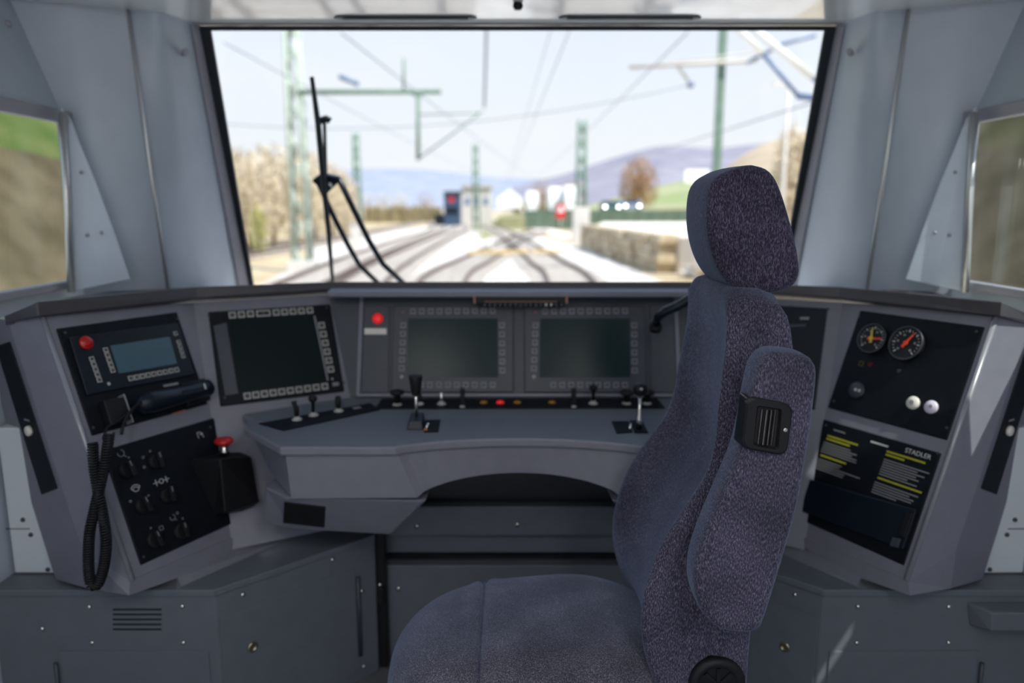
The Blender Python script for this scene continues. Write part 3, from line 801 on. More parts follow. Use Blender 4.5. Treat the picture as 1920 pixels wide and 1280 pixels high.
mb = MB(); mb.lathe([(.004, 0), (.004, .002), (0, .003)], p+V((0, -.0165, .110)), (0, -1, .3), 10); obj('cap', mb, M_BTN, o, world=True)

# ================================================================== UNDER-DESK WALL AND CABINETS
ZC = .42
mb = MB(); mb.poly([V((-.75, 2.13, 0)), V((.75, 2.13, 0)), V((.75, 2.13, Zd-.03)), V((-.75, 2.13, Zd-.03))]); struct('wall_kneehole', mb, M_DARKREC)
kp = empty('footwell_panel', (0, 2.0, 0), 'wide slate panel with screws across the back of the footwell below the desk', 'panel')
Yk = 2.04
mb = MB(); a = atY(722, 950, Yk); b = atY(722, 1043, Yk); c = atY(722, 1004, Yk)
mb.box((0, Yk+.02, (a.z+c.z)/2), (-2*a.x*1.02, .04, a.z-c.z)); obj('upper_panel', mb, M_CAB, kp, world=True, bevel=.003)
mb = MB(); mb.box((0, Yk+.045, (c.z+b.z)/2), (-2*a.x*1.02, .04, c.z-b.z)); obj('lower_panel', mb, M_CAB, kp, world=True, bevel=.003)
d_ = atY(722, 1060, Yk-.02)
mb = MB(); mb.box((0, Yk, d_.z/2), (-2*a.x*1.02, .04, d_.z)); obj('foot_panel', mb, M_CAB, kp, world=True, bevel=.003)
for x, y, Y in ((970, 983, Yk), (782, 986, Yk), (747, 1103, Yk-.02), (1160, 986, Yk)):
    mb = MB(); mb.lathe([(.007, 0), (.006, .004), (0, .005)], atY(x, y, Y), (0, -1, 0), 12); obj('screw', mb, M_STEEL, kp, world=True)

def cab_side(sgn):
    m = (lambda p: p) if sgn < 0 else mir
    lab = 'slate grey floor cabinet with slotted vent under the left console wing' if sgn < 0 else 'slate grey floor cabinet with small shelf under the right console wing'
    root = empty('floor_cabinet', m(V((-.8, 1.8, 0))), lab, 'cabinet', 'floor cabinets beside the footwell')
    c0 = atZ(401, 1106, ZC); c1 = atZ(702, 1003, ZC)
    oL = V((-1.30, c0.y, ZC))
    foot = [V((p.x, p.y, 0)) for p in (oL, c0, c1)] + [V((c1.x-.02, 2.14, 0)), V((-1.30, 2.14, 0))]
    mb = MB(); mb.prism([m(p) for p in foot], (0, 0, ZC)); obj('body', mb, M_CAB, root, world=True, bevel=.004)
    fx = (c1-c0).normalized(); fn = V((fx.y, -fx.x, 0))
    if fn.y > 0: fn = -fn
    fn = V((abs(fn.x), -abs(fn.y), 0))
    Yc = c0.y
    def onF(x, y, c=0): return atY(x, y, Yc)+V((0, -c, 0))
    def onG(x, y, c=0):
        r = ray(x, y); return CAM+r*((c0-CAM).dot(fn)/r.dot(fn))+fn*c
    def P(p): return m(p)
    # top lip
    mb = MB(); t_ = .004
    mb.prism([P(p) for p in (V((oL.x, Yc-t_, ZC-.016)), V((c0.x+.002, Yc-t_, ZC-.016)), V((c0.x+.002, Yc-t_, ZC+.002)), V((oL.x, Yc-t_, ZC+.002)))], (0, .02, 0))
    mb.prism([P(p) for p in (c0+fn*t_+V((0, 0, -.016)), c1+fn*t_+V((0, 0, -.016)), c1+fn*t_+V((0, 0, .002)), c0+fn*t_+V((0, 0, .002)))], P(fn)*-.02)
    obj('top_lip', mb, M_CAB, root, world=True, bevel=.003)
    # front door and angled door
    a = onF(112, 1219); b = onF(392, 1219)
    mb = MB(); mb.prism([P(p) for p in (V((a.x, Yc, .03)), V((b.x, Yc, .03)), V((b.x, Yc, a.z)), V((a.x, Yc, a.z)))], (0, -.004, 0)); dr = obj('front_door', mb, M_CAB, root, world=True, bevel=.0015)
    h = onF(107, 1240, .006); mb = MB(); mb.tube([P(h), P(V((h.x, h.y, .1)))], .005, 10); obj('hinge', mb, M_BEZEL, dr, world=True)
    a = onG(412, 1163); b = onG(664, 1057); zt_ = (a.z+b.z)/2
    mb = MB(); mb.prism([P(p) for p in (V((a.x, a.y, .03)), V((b.x, b.y, .03)), V((b.x, b.y, zt_)), V((a.x, a.y, zt_)))], P(fn)*.004); dr2 = obj('angled_door', mb, M_CAB, root, world=True, bevel=.0015)
    h = onG(669, 1080, .005); mb = MB(); mb.tube([P(h), P(V((h.x, h.y, .08)))], .0055, 10); obj('hinge', mb, M_BEZEL, dr2, world=True)
    mb = MB(); mb.lathe([(.013, .004), (.0125, .008), (.008, .009), (.007, .006), (0, .006)], P(onG(472, 1211)), P(fn), 20); obj('latch', mb, M_BRASS, dr2, world=True)
    fs = [(168, 1137), (342, 1136), (80, 1178), (173, 1204), (344, 1204)] if sgn < 0 else [(168, 1137), (338, 1136), (72, 1176), (168, 1204), (340, 1204)]
    for x, y in fs:
        mb = MB(); mb.lathe([(.0062, 0), (.0056, .003), (.003, .005), (0, .0055)], P(onF(x, y)), (0, -1, 0), 12); obj('screw', mb, M_STEEL, root, world=True)
    for x, y in [(455, 1114), (623, 1048), (678, 1107), (682, 1248)]:
        mb = MB(); mb.lathe([(.0058, 0), (.0052, .003), (.003, .005), (0, .0055)], P(onG(x, y)), P(fn), 12); obj('screw', mb, M_STEEL, root, world=True)
    if sgn < 0:
        mb = MB()
        for i in range(5):
            y = 1142+i*9.3; a, b = onF(212, y), onF(303, y)
            mb.box((a+b)/2, (b.x-a.x, .003, .0042))
        obj('vent_slots', mb, M_RUBBER, root, world=True)
    else:
        a = onF(18, 1128); b = onF(125, 1128); zz = onF(60, 1165).z
        mb = MB(); pr = .05
        mb.hull8([P(p) for p in (V((a.x-.2, Yc, a.z)), V((b.x+.012, Yc, a.z)), V((b.x, Yc, zz-.01)), V((a.x-.2, Yc, zz-.01)))], [P(p) for p in (V((a.x-.2, Yc-pr, a.z)), V((b.x-.02, Yc-pr, a.z)), V((b.x-.02, Yc-pr, zz+.005)), V((a.x-.2, Yc-pr, zz+.005)))])
        obj('shelf', mb, M_CAB, root, world=True, bevel=.004)
cab_side(-1); cab_side(1)
# dark post beside the left cabinet
po = empty('cable_post', atZ(716, 1100, 0.0).xyz, 'dark upright conduit post between the left cabinet and the footwell panel', 'post')
x0 = atY(714, 1100, 1.98)
po.location = (x0.x, 1.98, 0)
mb = MB(); mb.box((x0.x, 1.995, .24), (.03, .03, .48)); obj('post', mb, M_BLACKM, po, world=True, bevel=.003)
for y in (1095, 1100):
    pass
mb = MB(); mb.lathe([(.007, 0), (.006, .004), (0, .005)], atY(712, 1096, 1.98), (0, -1, 0), 12); obj('screw', mb, M_STEEL, po, world=True)
mb = MB(); mb.box(atY(714, 1115, 1.975), (.02, .02, .05)); obj('clamp', mb, M_BLACKM, po, world=True, bevel=.002)

# ================================================================== ROOM SHELL
XS = -atY(115, 212, 2.15).x; ZCEIL = 2.08; YB = -1.25
mb = MB(); mb.box((0, .5, -.02), (2.9, 3.6, .04)); struct('floor', mb, mat('dark_floor_vinyl', (.16, .16, .165), .6, noise=.15, nscale=120))
# windscreen corners
wTL, wTR = atY(397, 56, 2.37), atY(1548, 56, 2.37)
wTR = mir(wTL)
wBL = atY(478, 540, 2.75); wBR = mir(wBL)
ext = (wBL-wTL).normalized()*.10
zS = wTL.z+.012
def pil(sgn):
    m = (lambda p: p) if sgn < 0 else mir
    top = [atY(374, 49, 2.365), atY(357, 48, 2.335), atY(338, 46, 2.285), atY(298, 36, 2.215), atZ(235, 20, zS), atZ(130, 9, zS), atZ(20, 1, zS)]
    bot = [atY(468, 545, 2.745), atY(448, 545, 2.70), atY(424, 545, 2.62), atY(378, 545, 2.46), atY(312, 545, 2.30), atY(225, 545, 2.22), atY(131, 545, 2.155)]
    k_ = [.345]*5
    midl = [t+(b-t)*.345 for t, b in zip(top, bot)]
    midl[5] = midl[5].lerp(atY(185, 212, 2.18), .8); midl[6] = atY(115, 212, 2.15)
    low = []
    for i in range(len(top)): low.append(bot[i]+(bot[i]-midl[i])*.14)
    def crv(L, n=40):
        P = []
        for j in range(n+1):
            u = j/n*(len(L)-1); i = min(int(u), len(L)-2); f = u-i
            a, b, c, d = L[max(i-1, 0)], L[i], L[i+1], L[min(i+2, len(L)-1)]
            P.append(.5*((2*b)+(c-a)*f+(2*a-5*b+4*c-d)*f*f+(3*b-3*c+d-a)*f**3))
        return P
    T, Mi, B = crv(top), crv(midl), crv(low)
    rows = [[m(t-(q-t)*.09) for t, q in zip(T, Mi)]]
    for k in range(25):
        u = k/24
        if u < .33: rows.append([m(t+(q-t)*(u/.33)) for t, q in zip(T, Mi)])
        else: rows.append([m(q+(b-q)*((u-.33)/.67)) for q, b in zip(Mi, B)])
    if sgn > 0: rows = [r[::-1] for r in rows]
    mb = MB(); mb.sheet(rows)
    struct('wall_front_'+('left' if sgn < 0 else 'right'), mb, M_WALL)
    # mauve trim beside the seal
    mb = MB()
    o_ = V((.004, -.008, 0))
    a, b, c, d = top[0]+o_, top[1]+o_, low[1]+o_, low[0]+o_
    mb.prism([m(p) for p in (a, b, c, d)], m(V((-.004, .02, 0)))); struct('trim_windscreen_'+('left' if sgn < 0 else 'right'), mb, M_TRIMG, bevel=.004)
    # bright seam strip
    s0, s1 = atZ(235, 20, zS), atY(312, 548, 2.30); inn = V((.012, -.012, 0))
    s2 = s1+(s1-s0)*.1
    mb = MB(); mb.tube([m(s0+inn), m(s2+inn)], .0052, 8); struct('trim_seam_'+('left' if sgn < 0 else 'right'), mb, M_TRIM)
    # side wall behind: upper piece joins to the side window
    return T, Mi, B
for s_ in (-1, 1):
    T, Mi, B = pil(s_)
    m = (lambda p: p) if s_ < 0 else mir
    side = 'left' if s_ < 0 else 'right'
    t6, b6 = T[-1], B[-1]
    # side window opening, in the side wall X = -XS
    w1 = V((-XS, 2.20, atY(115, 212, 2.155).z)); yF, yN = 2.16, 1.03
    zT = 1.585; zB = 1.10
    mb = MB()
    def W(y, z): return V((-XS, y, z))
    inn = 1.02*0
    def face(pts): mb.poly([m(p) for p in pts], s_ > 0)
    zH = 1.70
    # below, front, behind, above the opening
    face([W(YB, 0), W(2.5, 0), W(2.5, zB), W(YB, zB)])
    face([W(YB, zB), W(yN, zB), W(yN, zT), W(YB, zT)])
    top0 = V((t6.x, YB, t6.z)); 
    face([W(YB, zT), W(yF, zT), Mi[-1], V((t6.x, t6.y, t6.z)), V((t6.x, YB, t6.z))])
    face([V((t6.x, YB, t6.z)), V((t6.x, t6.y, t6.z)), V((t6.x, t6.y, ZCEIL+.01)), V((t6.x, YB, ZCEIL+.01))])
    struct('wall_'+side, mb, M_WALL)
    # window frame and pane
    mb = MB(); fw = .035
    def fr_(y0, y1, z0, z1): mb.box(m(V((-XS+.012, (y0+y1)/2, (z0+z1)/2))), (.03, y1-y0, z1-z0))
    fr_(yF-fw, yF, zB, zT); fr_(yN, yN+fw, zB, zT); fr_(yN+fw, yF-fw, zT-fw, zT); fr_(yN+fw, yF-fw, zB, zB+.022)
    if s_ > 0: mb.box(m(V((-XS+.012, 1.15, (1.195+zT)/2))), (.02, .20, zT-1.195))  # added blocker over the upper rear pane, shapes the sun patch
    if s_ > 0: mb.box(m(V((-XS+.012, 1.35, (zB+zT)/2))), (.03, .20, zT-zB))  # added wide mullion, cuts the sunlight to a narrow patch
    wf = struct('window_'+('1' if s_ < 0 else '2'), mb, M_TRIMG, bevel=.004)
    mb = MB(); mb.box(m(V((-XS-.01, (yF+yN)/2, (zB+zT)/2))), (.006, yF-yN-.02, zT-zB-.02)); obj('pane', mb, G_SIDE, wf)

# white lower side boxes beside the console ends
for s_ in (-1, 1):
    m = (lambda p: p) if s_ < 0 else mir
    mb = MB(); Yw = 1.735; zz = .80
    mb.box(m(V((-1.135, Yw+.16, (ZC+.003+zz)/2))), (.25, .32, zz-ZC-.003))
    o = obj('side_panel_box', mb, M_WHITE, None, bevel=.004)
    r_ = empty('side_panel_box', m(V((-1.17, Yw+.16, ZC))), 'pale side box with dark screws at the far %s behind the console end' % ('left' if s_ < 0 else 'right'), 'side box', 'pale side boxes')
    o.name = 'box'; o.parent = r_; o.matrix_basis = Matrix.Translation(-r_.location)
    for x, y in ((43, 974), (58, 1002), (90, 1067), (8, 1070)):
        mb = MB(); mb.lathe([(.006, 0), (.005, .003), (0, .004)], m(atY(x, y, Yw)), (0, -1, 0), 10); obj('screw', mb, M_BEZEL, r_, world=True)
    mb = MB(); a = m(atY(0, 991, Yw)); b = m(atY(56, 991, Yw)); mb.box((a+b)/2, (abs(a.x-b.x), .002, .002)); obj('panel_joint', mb, M_BEZEL, r_, world=True)

for s_ in (-1, 1):
    m = (lambda p: p) if s_ < 0 else mir
    mb = MB(); mb.box(m(V((-XS+.07, 1.93, 1.05))), (.13, .34, .02)); struct('trim_sill_'+('left' if s_ < 0 else 'right'), mb, mat('cream_sill_laminate', (.84, .80, .70), .4, noise=.02), bevel=.003)

# triangular sheet panels beside the side windows
for s_ in (-1, 1):
    m = (lambda p: p) if s_ < 0 else mir
    pl_ = [atY(115, 200, 2.06), atY(134, 224, 2.065), atY(150, 268, 2.075), atY(182, 345, 2.09), atY(215, 435, 2.105), atY(245, 524, 2.12), atY(190, 535, 2.08), atY(136, 546, 2.04)]
    e_ = empty('corner_sheet', m(pl_[-1]), 'pale blue grey triangular sheet beside the %s side window' % ('left' if s_ < 0 else 'right'), 'sheet panel', 'triangular corner sheets')
    mb = MB(); mb.prism([m(p) for p in pl_], m(V((-.02, .02, 0)))); obj('sheet', mb, M_PLATE, e_, world=True, bevel=.002)
    for x, y in ((152, 323), (163, 441), (190, 436), (134, 360), (136, 450)):
        mb = MB(); mb.lathe([(.005, 0), (.004, .002), (0, .003)], m(atY(x, y, 2.068)), m(V((.3, -1, 0))), 10); obj('screw', mb, M_TRIMG, e_, world=True)
    # upright frame post at window edge
    mb = MB(); a, b = atY(117, 210, 2.05), atY(134, 548, 2.03); mb.tube([m(a), m(b)], .010, 8); obj('edge_post', mb, M_TRIM, e_, world=True)

# windscreen: pane + seal
mb = MB(); nrm = (wTR-wTL).cross(wBL-wTL).normalized()
if nrm.y > 0: nrm = -nrm
mb.prism([wTL, wTR, wBR+V((-ext.x, ext.y, ext.z)), wBL+ext], nrm*-.008)
pane = obj('pane', mb, G_CLEAR)
mb = MB()
out_ = [V((-.040, 0, .012)), V((.040, 0, .012)), V((.052, 0, 0)), V((-.052, 0, 0))]
I = [wTL, wTR, wBR+V((-ext.x, ext.y, ext.z)), wBL+ext]
O = [i+o for i, o in zip(I, out_)]
for a in range(4):
    b = (a+1) % 4
    mb.hull8([I[a], I[b], O[b], O[a]], [p+nrm*.014 for p in (I[a], I[b], O[b], O[a])])
seal = struct('window_3', mb, M_RUBBER, bevel=.002)
pane.parent = seal

# soffit over the windscreen with slot vents, ceiling behind
zS = wTL.z+.012
ys = 2.04
mb = MB()
mb.box((0, (ys+2.40)/2, zS+.03), (2.76, 2.40-ys, .06))
struct('ceiling_soffit', mb, M_SOFFIT, bevel=.004)
mb = MB(); mb.box((0, ys+.02, (zS+.06+ZCEIL)/2), (2.76, .04, ZCEIL-zS-.06)); struct('trim_1', mb, M_TRIMG)
mb = MB(); mb.box((0, (YB+ys)/2, ZCEIL+.02), (2.8, ys-YB+.05, .04)); struct('ceiling', mb, M_SOFFIT)
for x, lab in ((760, 'long dark slot vent in the white soffit, left of the knob'), (1181, 'long dark slot vent in the white soffit, right of the knob')):
    c = atZ(x, 32, zS); c.z = zS
    w = 258/1400*c.y*.5*.98
    e_ = empty('slot_vent', c, lab, 'vent', 'slot vents above the windscreen')
    mb = MB()
    pts = [V((c.x-w, c.y, zS)), V((c.x-w+.015, c.y-.018, zS)), V((c.x+w-.015, c.y-.018, zS)), V((c.x+w, c.y, zS)), V((c.x+w-.015, c.y+.012, zS)), V((c.x-w+.015, c.y+.012, zS))]
    mb.prism(pts, (0, 0, -.004)); obj('slot', mb, M_BLACKM, e_, world=True, bevel=.001)
    mb = MB(); mb.box((c.x, c.y-.003, zS-.006), (2*w-.05, .006, .004)); obj('blade', mb, M_BEZEL, e_, world=True)
e_ = empty('soffit_knob', (0, 2.06, zS), 'small black round knob in the middle of the soffit edge', 'soffit knob')  # simply a black knob on the soffit edge
mb = MB(); mb.lathe([(.012, 0), (.014, -.008), (.010, -.016), (0, -.017)], atZ(971, 6, zS), (0, 0, 1), 16); obj('knob', mb, M_BLACKM, e_, world=True)
# wall screws
for x, y, Y, nm in ((15, 46, 2.05, 'near the ceiling at the far left'), (347, 97, 2.27, 'at the top of the left windscreen pillar'), (1593, 97, 2.27, 'at the top of the right windscreen pillar'), (1535, 390, 2.55, 'halfway down the right windscreen pillar')):
    p = atY(x, y, Y); e_ = empty('wall_screw', p, 'small round screw head in the grey wall ' + nm, 'screw', 'wall screws')
    mb = MB(); mb.lathe([(.009, -.03), (.009, .012), (.006, .015), (0, .016)], p, (math.copysign(.6, -x+960), -1, 0), 14); obj('head', mb, M_TRIMG, e_, world=True)

# sun blind brackets at the outer upper edges
for s_ in (-1, 1):
    m = (lambda p: p) if s_ < 0 else mir
    e_ = empty('blind_bracket', m(atY(5, 140, 1.96)), 'white folded blind bracket at the upper %s edge above the side window' % ('left' if s_ < 0 else 'right'), 'bracket', 'blind brackets')
    mb = MB(); mb.prism([m(atY(-40, 60, 1.93)), m(atY(0, 90, 1.99)), m(atY(17, 122, 2.01)), m(atY(-40, 122, 1.93))], m(V((-.02, .02, 0)))); obj('upper_leaf', mb, M_SOFFIT, e_, world=True, bevel=.002)
    mb = MB(); mb.prism([m(atY(-40, 115, 1.93)), m(atY(10, 125, 2.00)), m(atY(35, 172, 2.02)), m(atY(-40, 165, 1.93))], m(V((-.02, .02, 0)))); obj('lower_leaf', mb, M_SOFFIT, e_, world=True, bevel=.002)
    mb = MB(); mb.tube([m(atY(-40, 168, 1.92)), m(atY(36, 175, 2.01))], .006, 8); obj('edge', mb, M_RUBBER, e_, world=True)

# rear bulkhead behind the camera, open doorway widened to let in fill light
mb = MB()
for x0_, x1_, z0_, z1_ in ((-1.4, -1.0, 0, ZCEIL), (1.0, 1.4, 0, ZCEIL), (-1.0, 1.0, 2.02, ZCEIL), (-1.0, 1.0, 0, .15)):
    mb.box(((x0_+x1_)/2, YB-.02, (z0_+z1_)/2), (x1_-x0_, .04, z1_-z0_))
struct('wall_rear', mb, M_WALL)

# ================================================================== DRIVER SEAT (faces left)
seat = empty('driver_seat', (.28, 1.40, 0), 'purple grey plush driver seat facing left, with headrest and folded up armrest', 'seat')
def Zpx(x, y, Y):
    p = atY(x, y, Y); return (p.x, p.z)
def spl(P, n):
    """resample a 2-D polyline smoothly to n points by length"""
    D = []
    for i in range(len(P)-1):
        a = P[max(i-1, 0)]; b = P[i]; c = P[i+1]; d = P[min(i+2, len(P)-1)]
        for k in range(10):
            u = k/10
            D.append(tuple(.5*((2*b[j])+(c[j]-a[j])*u+(2*a[j]-5*b[j]+4*c[j]-d[j])*u*u+(3*b[j]-3*c[j]+d[j]-a[j])*u**3) for j in range(2)))
    D.append(P[-1]); Ls = [0]
    for i in range(1, len(D)): Ls.append(Ls[-1]+math.dist(D[i], D[i-1]))
    out = []; j = 0
    for i in range(n):
        s_ = Ls[-1]*i/(n-1)
        while j < len(D)-2 and Ls[j+1] < s_: j += 1
        u = (s_-Ls[j])/max(1e-9, Ls[j+1]-Ls[j]); out.append(tuple(D[j][k]+(D[j+1][k]-D[j][k])*u for k in range(2)))
    return out
def inset(loop, d_):
    n = len(loop); out = []
    A = sum(loop[i][0]*loop[(i+1) % n][1]-loop[(i+1) % n][0]*loop[i][1] for i in range(n))
    sg = 1 if A > 0 else -1
    for i in range(n):
        p, q = loop[i-1], loop[(i+1) % n]
        tx, ty = q[0]-p[0], q[1]-p[1]; l = math.hypot(tx, ty) or 1
        out.append((loop[i][0]-sg*ty/l*d_, loop[i][1]+sg*tx/l*d_))
    return out
YN = 1.40
def padded(front, back, width, yc, recess, slices, nf=44, nb=30):
    """pad lofted across y: front/back profiles at the near side, width(z), recess(z)"""
    f = spl(front, nf); b = spl(back, nb)
    loop = f+b[1:-1] if math.dist(b[0], f[-1]) < 1e-6 else f+b
    loops = []; zt0 = max(p[1] for p in loop)
    for s_, ins_, rc in slices:
        L = inset(loop, ins_) if ins_ else loop
        R = []
        for i, (x, z) in enumerate(L):
            xx = x
            if i < nf: xx += recess(z)*rc*min(1, i/6, (nf-1-i)/4+.2)
            zz = z-.028*max(0, (abs(s_)-.55)/.45)**2*max(0, (z-zt0+.07)/.07)
            R.append(V((xx, yc+s_*width(z)/2, zz)))
        loops.append(R)
    m_ = MB(); m_.loft(loops); return m_
def lerp(z, z0, v0, z1, v1):
    u = max(0, min(1, (z-z0)/(z1-z0))); u = u*u*(3-2*u); return v0+(v1-v0)*u
SL = [(-.955, .030, 0), (-.975, .016, 0), (-.990, .007, 0), (-.985, .002, 0), (-.95, 0, .0), (-.90, 0, .05), (-.80, 0, .30), (-.65, 0, .66), (-.4, 0, .92), (0, 0, 1)]
SL[0:4] = [(-1.0, .030, 0), (-1.0, .014, 0), (-.985, .005, 0), (-.965, .001, 0)]
SLF = SL + [(-s_, i, r) for s_, i, r in reversed(SL[:-1])]

# --- backrest
Wb = lambda z: lerp(z, .75, .40, 1.15, .30)
yb_c = 1.405
def Yb(y): 
    z = atY(1300, y, 1.22).z; return yb_c-Wb(z)/2*.97
FB = [Zpx(x, y, Yb(y)) for x, y in ((1395, 535), (1372, 541), (1364, 560), (1364, 600), (1362, 650), (1354, 710), (1347, 770), (1342, 830), (1325, 890), (1283, 955), (1245, 1015), (1216, 1085), (1203, 1150), (1207, 1215), (1228, 1280), (1262, 1345), (1300, 1385))]
BB = [Zpx(x, y, Yb(y)) for x, y in ((1300, 1385), (1360, 1390), (1398, 1360), (1401, 1290), (1408, 1190), (1432, 1050), (1462, 900), (1478, 780), (1488, 680), (1484, 620), (1474, 572), (1456, 545), (1430, 536), (1395, 535))]
rec = lambda z: lerp(z, .50, .02, .68, .060) if z < .68 else lerp(z, .75, .060, 1.15, .012)
obj('backrest', padded(FB, BB, Wb, yb_c, rec, SLF), M_FAB, seat, world=True)
# --- headrest
Wh = lambda z: .225
yh = 1.405; Yh = yh-Wh(0)/2*.98
FH = [Zpx(x, y, Yh) for x, y in ((1412, 310), (1385, 314), (1358, 324), (1341, 337), (1331, 360), (1327, 400), (1329, 440), (1338, 480), (1352, 512), (1372, 535), (1405, 548), (1440, 550))]
BH = [Zpx(x, y, Yh) for x, y in ((1440, 550), (1470, 544), (1490, 533), (1499, 512), (1497, 480), (1489, 440), (1478, 400), (1466, 362), (1453, 333), (1437, 317), (1412, 310))]
SH = [(-1.0, .016, 0), (-.995, .008, 0), (-.97, .002, 0), (-.93, 0, 0), (-.8, 0, .12), (-.6, 0, .12), (-.3, 0, .05), (0, 0, 0)]
def hloop(s_, x, z): return x
headm = MB(); f = spl(FH, 36); b = spl(BH, 36); loop = f+b[1:-1]; loops = []
zc_h = sum(p[1] for p in loop)/len(loop)
for s_, ins_ in [(-1.0, .020), (-1.0, .010), (-.985, .004), (-.95, .0005), (-.9, -.001), (-.7, -.002), (-.3, -.003), (.1, -.003), (.4, 0), (.6, .004), (.78, .011), (.9, .020), (.97, .032), (1.0, .05)]:
    loops.append([V((x, yh+s_*Wh(z)/2, z)) for x, z in inset(loop, ins_)])
headm.loft(loops); obj('headrest', headm, M_FABD, seat, world=True)
mb = MB()
for dy in (-.05, .05):
    mb.tube([V((FH[-1] and Zpx(1415, 530, 1.33)[0], yh+dy, Zpx(1415, 575, 1.3)[1])), V((Zpx(1415, 530, 1.33)[0], yh+dy, Zpx(1415, 520, 1.3)[1]))], .007, 8)
obj('headrest_posts', mb, M_STEEL, seat, world=True)
# --- folded armrest
Ya0, Ya1 = 1.095, 1.165
AL = [(1440, 668), (1455, 661), (1490, 663), (1515, 668), (1529, 680), (1534, 705), (1526, 780), (1514, 860), (1498, 950), (1476, 1030), (1452, 1110), (1434, 1165), (1424, 1183), (1405, 1189), (1370, 1187), (1343, 1178), (1318, 1152), (1304, 1115), (1303, 1075), (1316, 1025), (1340, 965), (1366, 905), (1388, 850), (1402, 795), (1412, 735), (1424, 690), (1440, 668)]
al = spl([Zpx(x, y, Ya0) for x, y in AL], 90)[:-1]
loops = []
for y_, ins_ in ((Ya0-.0015, .022), (Ya0-.001, .012), (Ya0+.001, .006), (Ya0+.006, .0015), (Ya0+.014, 0), (Ya0+.03, -.0008), (Ya1-.015, 0), (Ya1-.005, .003), (Ya1, .010)):
    loops.append([V((x, y_, z)) for x, z in inset(al, ins_)])
mb = MB(); mb.loft(loops); arm = obj('armrest', mb, M_FAB, seat, world=True)
# adjuster wheel set into the armrest
def onA(x, y, c=0): return atY(x, y, Ya0-.002)+V((0, -c, 0))
Bz = [(1397, 746), (1404, 739), (1476, 752), (1486, 764), (1483, 832), (1470, 851), (1455, 853), (1404, 844), (1392, 835)]
mb = MB()
inner = [(1420, 760), (1460, 766), (1453, 838), (1412, 829)]
outer = [(1398, 741), (1485, 757), (1472, 852), (1388, 838)]
def rr(q, r, n=5):
    """rounded quad in photo pixels"""
    o = []
    for i in range(4):
        p = V(q[i]); a = (V(q[i-1])-p).normalized()*r; b = (V(q[(i+1) % 4])-p).normalized()*r
        for k in range(n+1):
            u = k/n; o.append(tuple(p+a*(1-u)**2+b*u**2))
    return o
Or, Ir = rr(outer, 20), rr(inner, 5)
lp = [[onA(x, y, c) for x, y in L] for L, c in ((Or, -.004), (rr(outer, 19), .006), (rr([(1401, 745), (1481, 760), (1469, 848), (1392, 834)], 17), .0085), (rr([(1416, 757), (1463, 764), (1456, 841), (1409, 832)], 6), .0085), (Ir, .004), (Ir, -.004))]
mb.loft(lp, smooth=False, cap=False); obj('adjuster_bezel', mb, M_BLACKM, arm, world=True)
# wrap of the bezel round the left side of the armrest
mb = MB(); mb.hull8([onA(1400, 744, .004), onA(1416, 749, .007), onA(1404, 838, .007), onA(1390, 836, .004)], [onA(1400, 744, -.035), onA(1416, 749, -.035), onA(1404, 838, -.035), onA(1387, 836, -.035)]); obj('bezel_side', mb, M_NAVY, arm, world=True, bevel=.003)
c0, c1 = onA(1440, 766, -.011), onA(1432, 831, -.011); r0 = .026
mb = MB(); ax = (c1-c0).normalized(); nx = ax.cross(V((0, 1, 0))).normalized(); ny = ax.cross(nx)
ringn = 72; A_, B_ = [], []
for k in range(ringn):
    a = 2*PI*k/ringn; r_ = r0*(.76 if k % 4 < 2 else .58)
    A_.append(c0+nx*math.cos(a)*r_+ny*math.sin(a)*r_); B_.append(c1+nx*math.cos(a)*r_+ny*math.sin(a)*r_)
mb.loft([A_, B_], smooth=False)
for i_, f_ in enumerate(list(mb.bm.faces)[:ringn]): f_.material_index = 0 if i_ % 4 == 0 else 1
obj('ribbed_wheel', mb, [mat('lightened_rib_tops', (.10, .088, .088), .3, noise=.25, nscale=60), M_BLACKM], arm, world=True)  # rib tops coloured lighter than grooves to imitate their shading
mb = MB(); mb.prism([onA(x, y, .0005) for x, y in Ir], (0, -.0015, 0)); obj('wheel_well', mb, M_BLACKM, arm, world=True)
mb = MB(); mb.lathe([(.0035, 0), (.003, .0012), (.0015, .0008), (0, .0008)], onA(1469, 803, .008), (0, -1, 0), 12); obj('screw', mb, M_STEEL, arm, world=True)
# pivot of the armrest
mb = MB(); mb.lathe([(.035, 0), (.035, .06)], V((Zpx(1360, 1120, 1.2)[0], Ya1-.01, Zpx(1360, 1120, 1.2)[1])), (0, 1, 0), 20); obj('armrest_pivot', mb, M_BLACKM, seat, world=True)
# recliner knob
kc = atY(1345, 1282, 1.198)
mb = MB()
mb.lathe([(.050, 0), (.050, .010), (.046, .016), (.036, .018), (.033, .014), (.0, .014)], kc+V((0, .012, 0)), (0, -1, 0), 36)
for i in range(8):
    a = 2*PI*i/8; mb.box(kc+V((math.cos(a)*.018, -.003, math.sin(a)*.018)), (.030, .006, .007), Matrix.Rotation(-a, 3, 'Y'))
obj('recliner_knob', mb, M_BLACKM, seat, world=True)
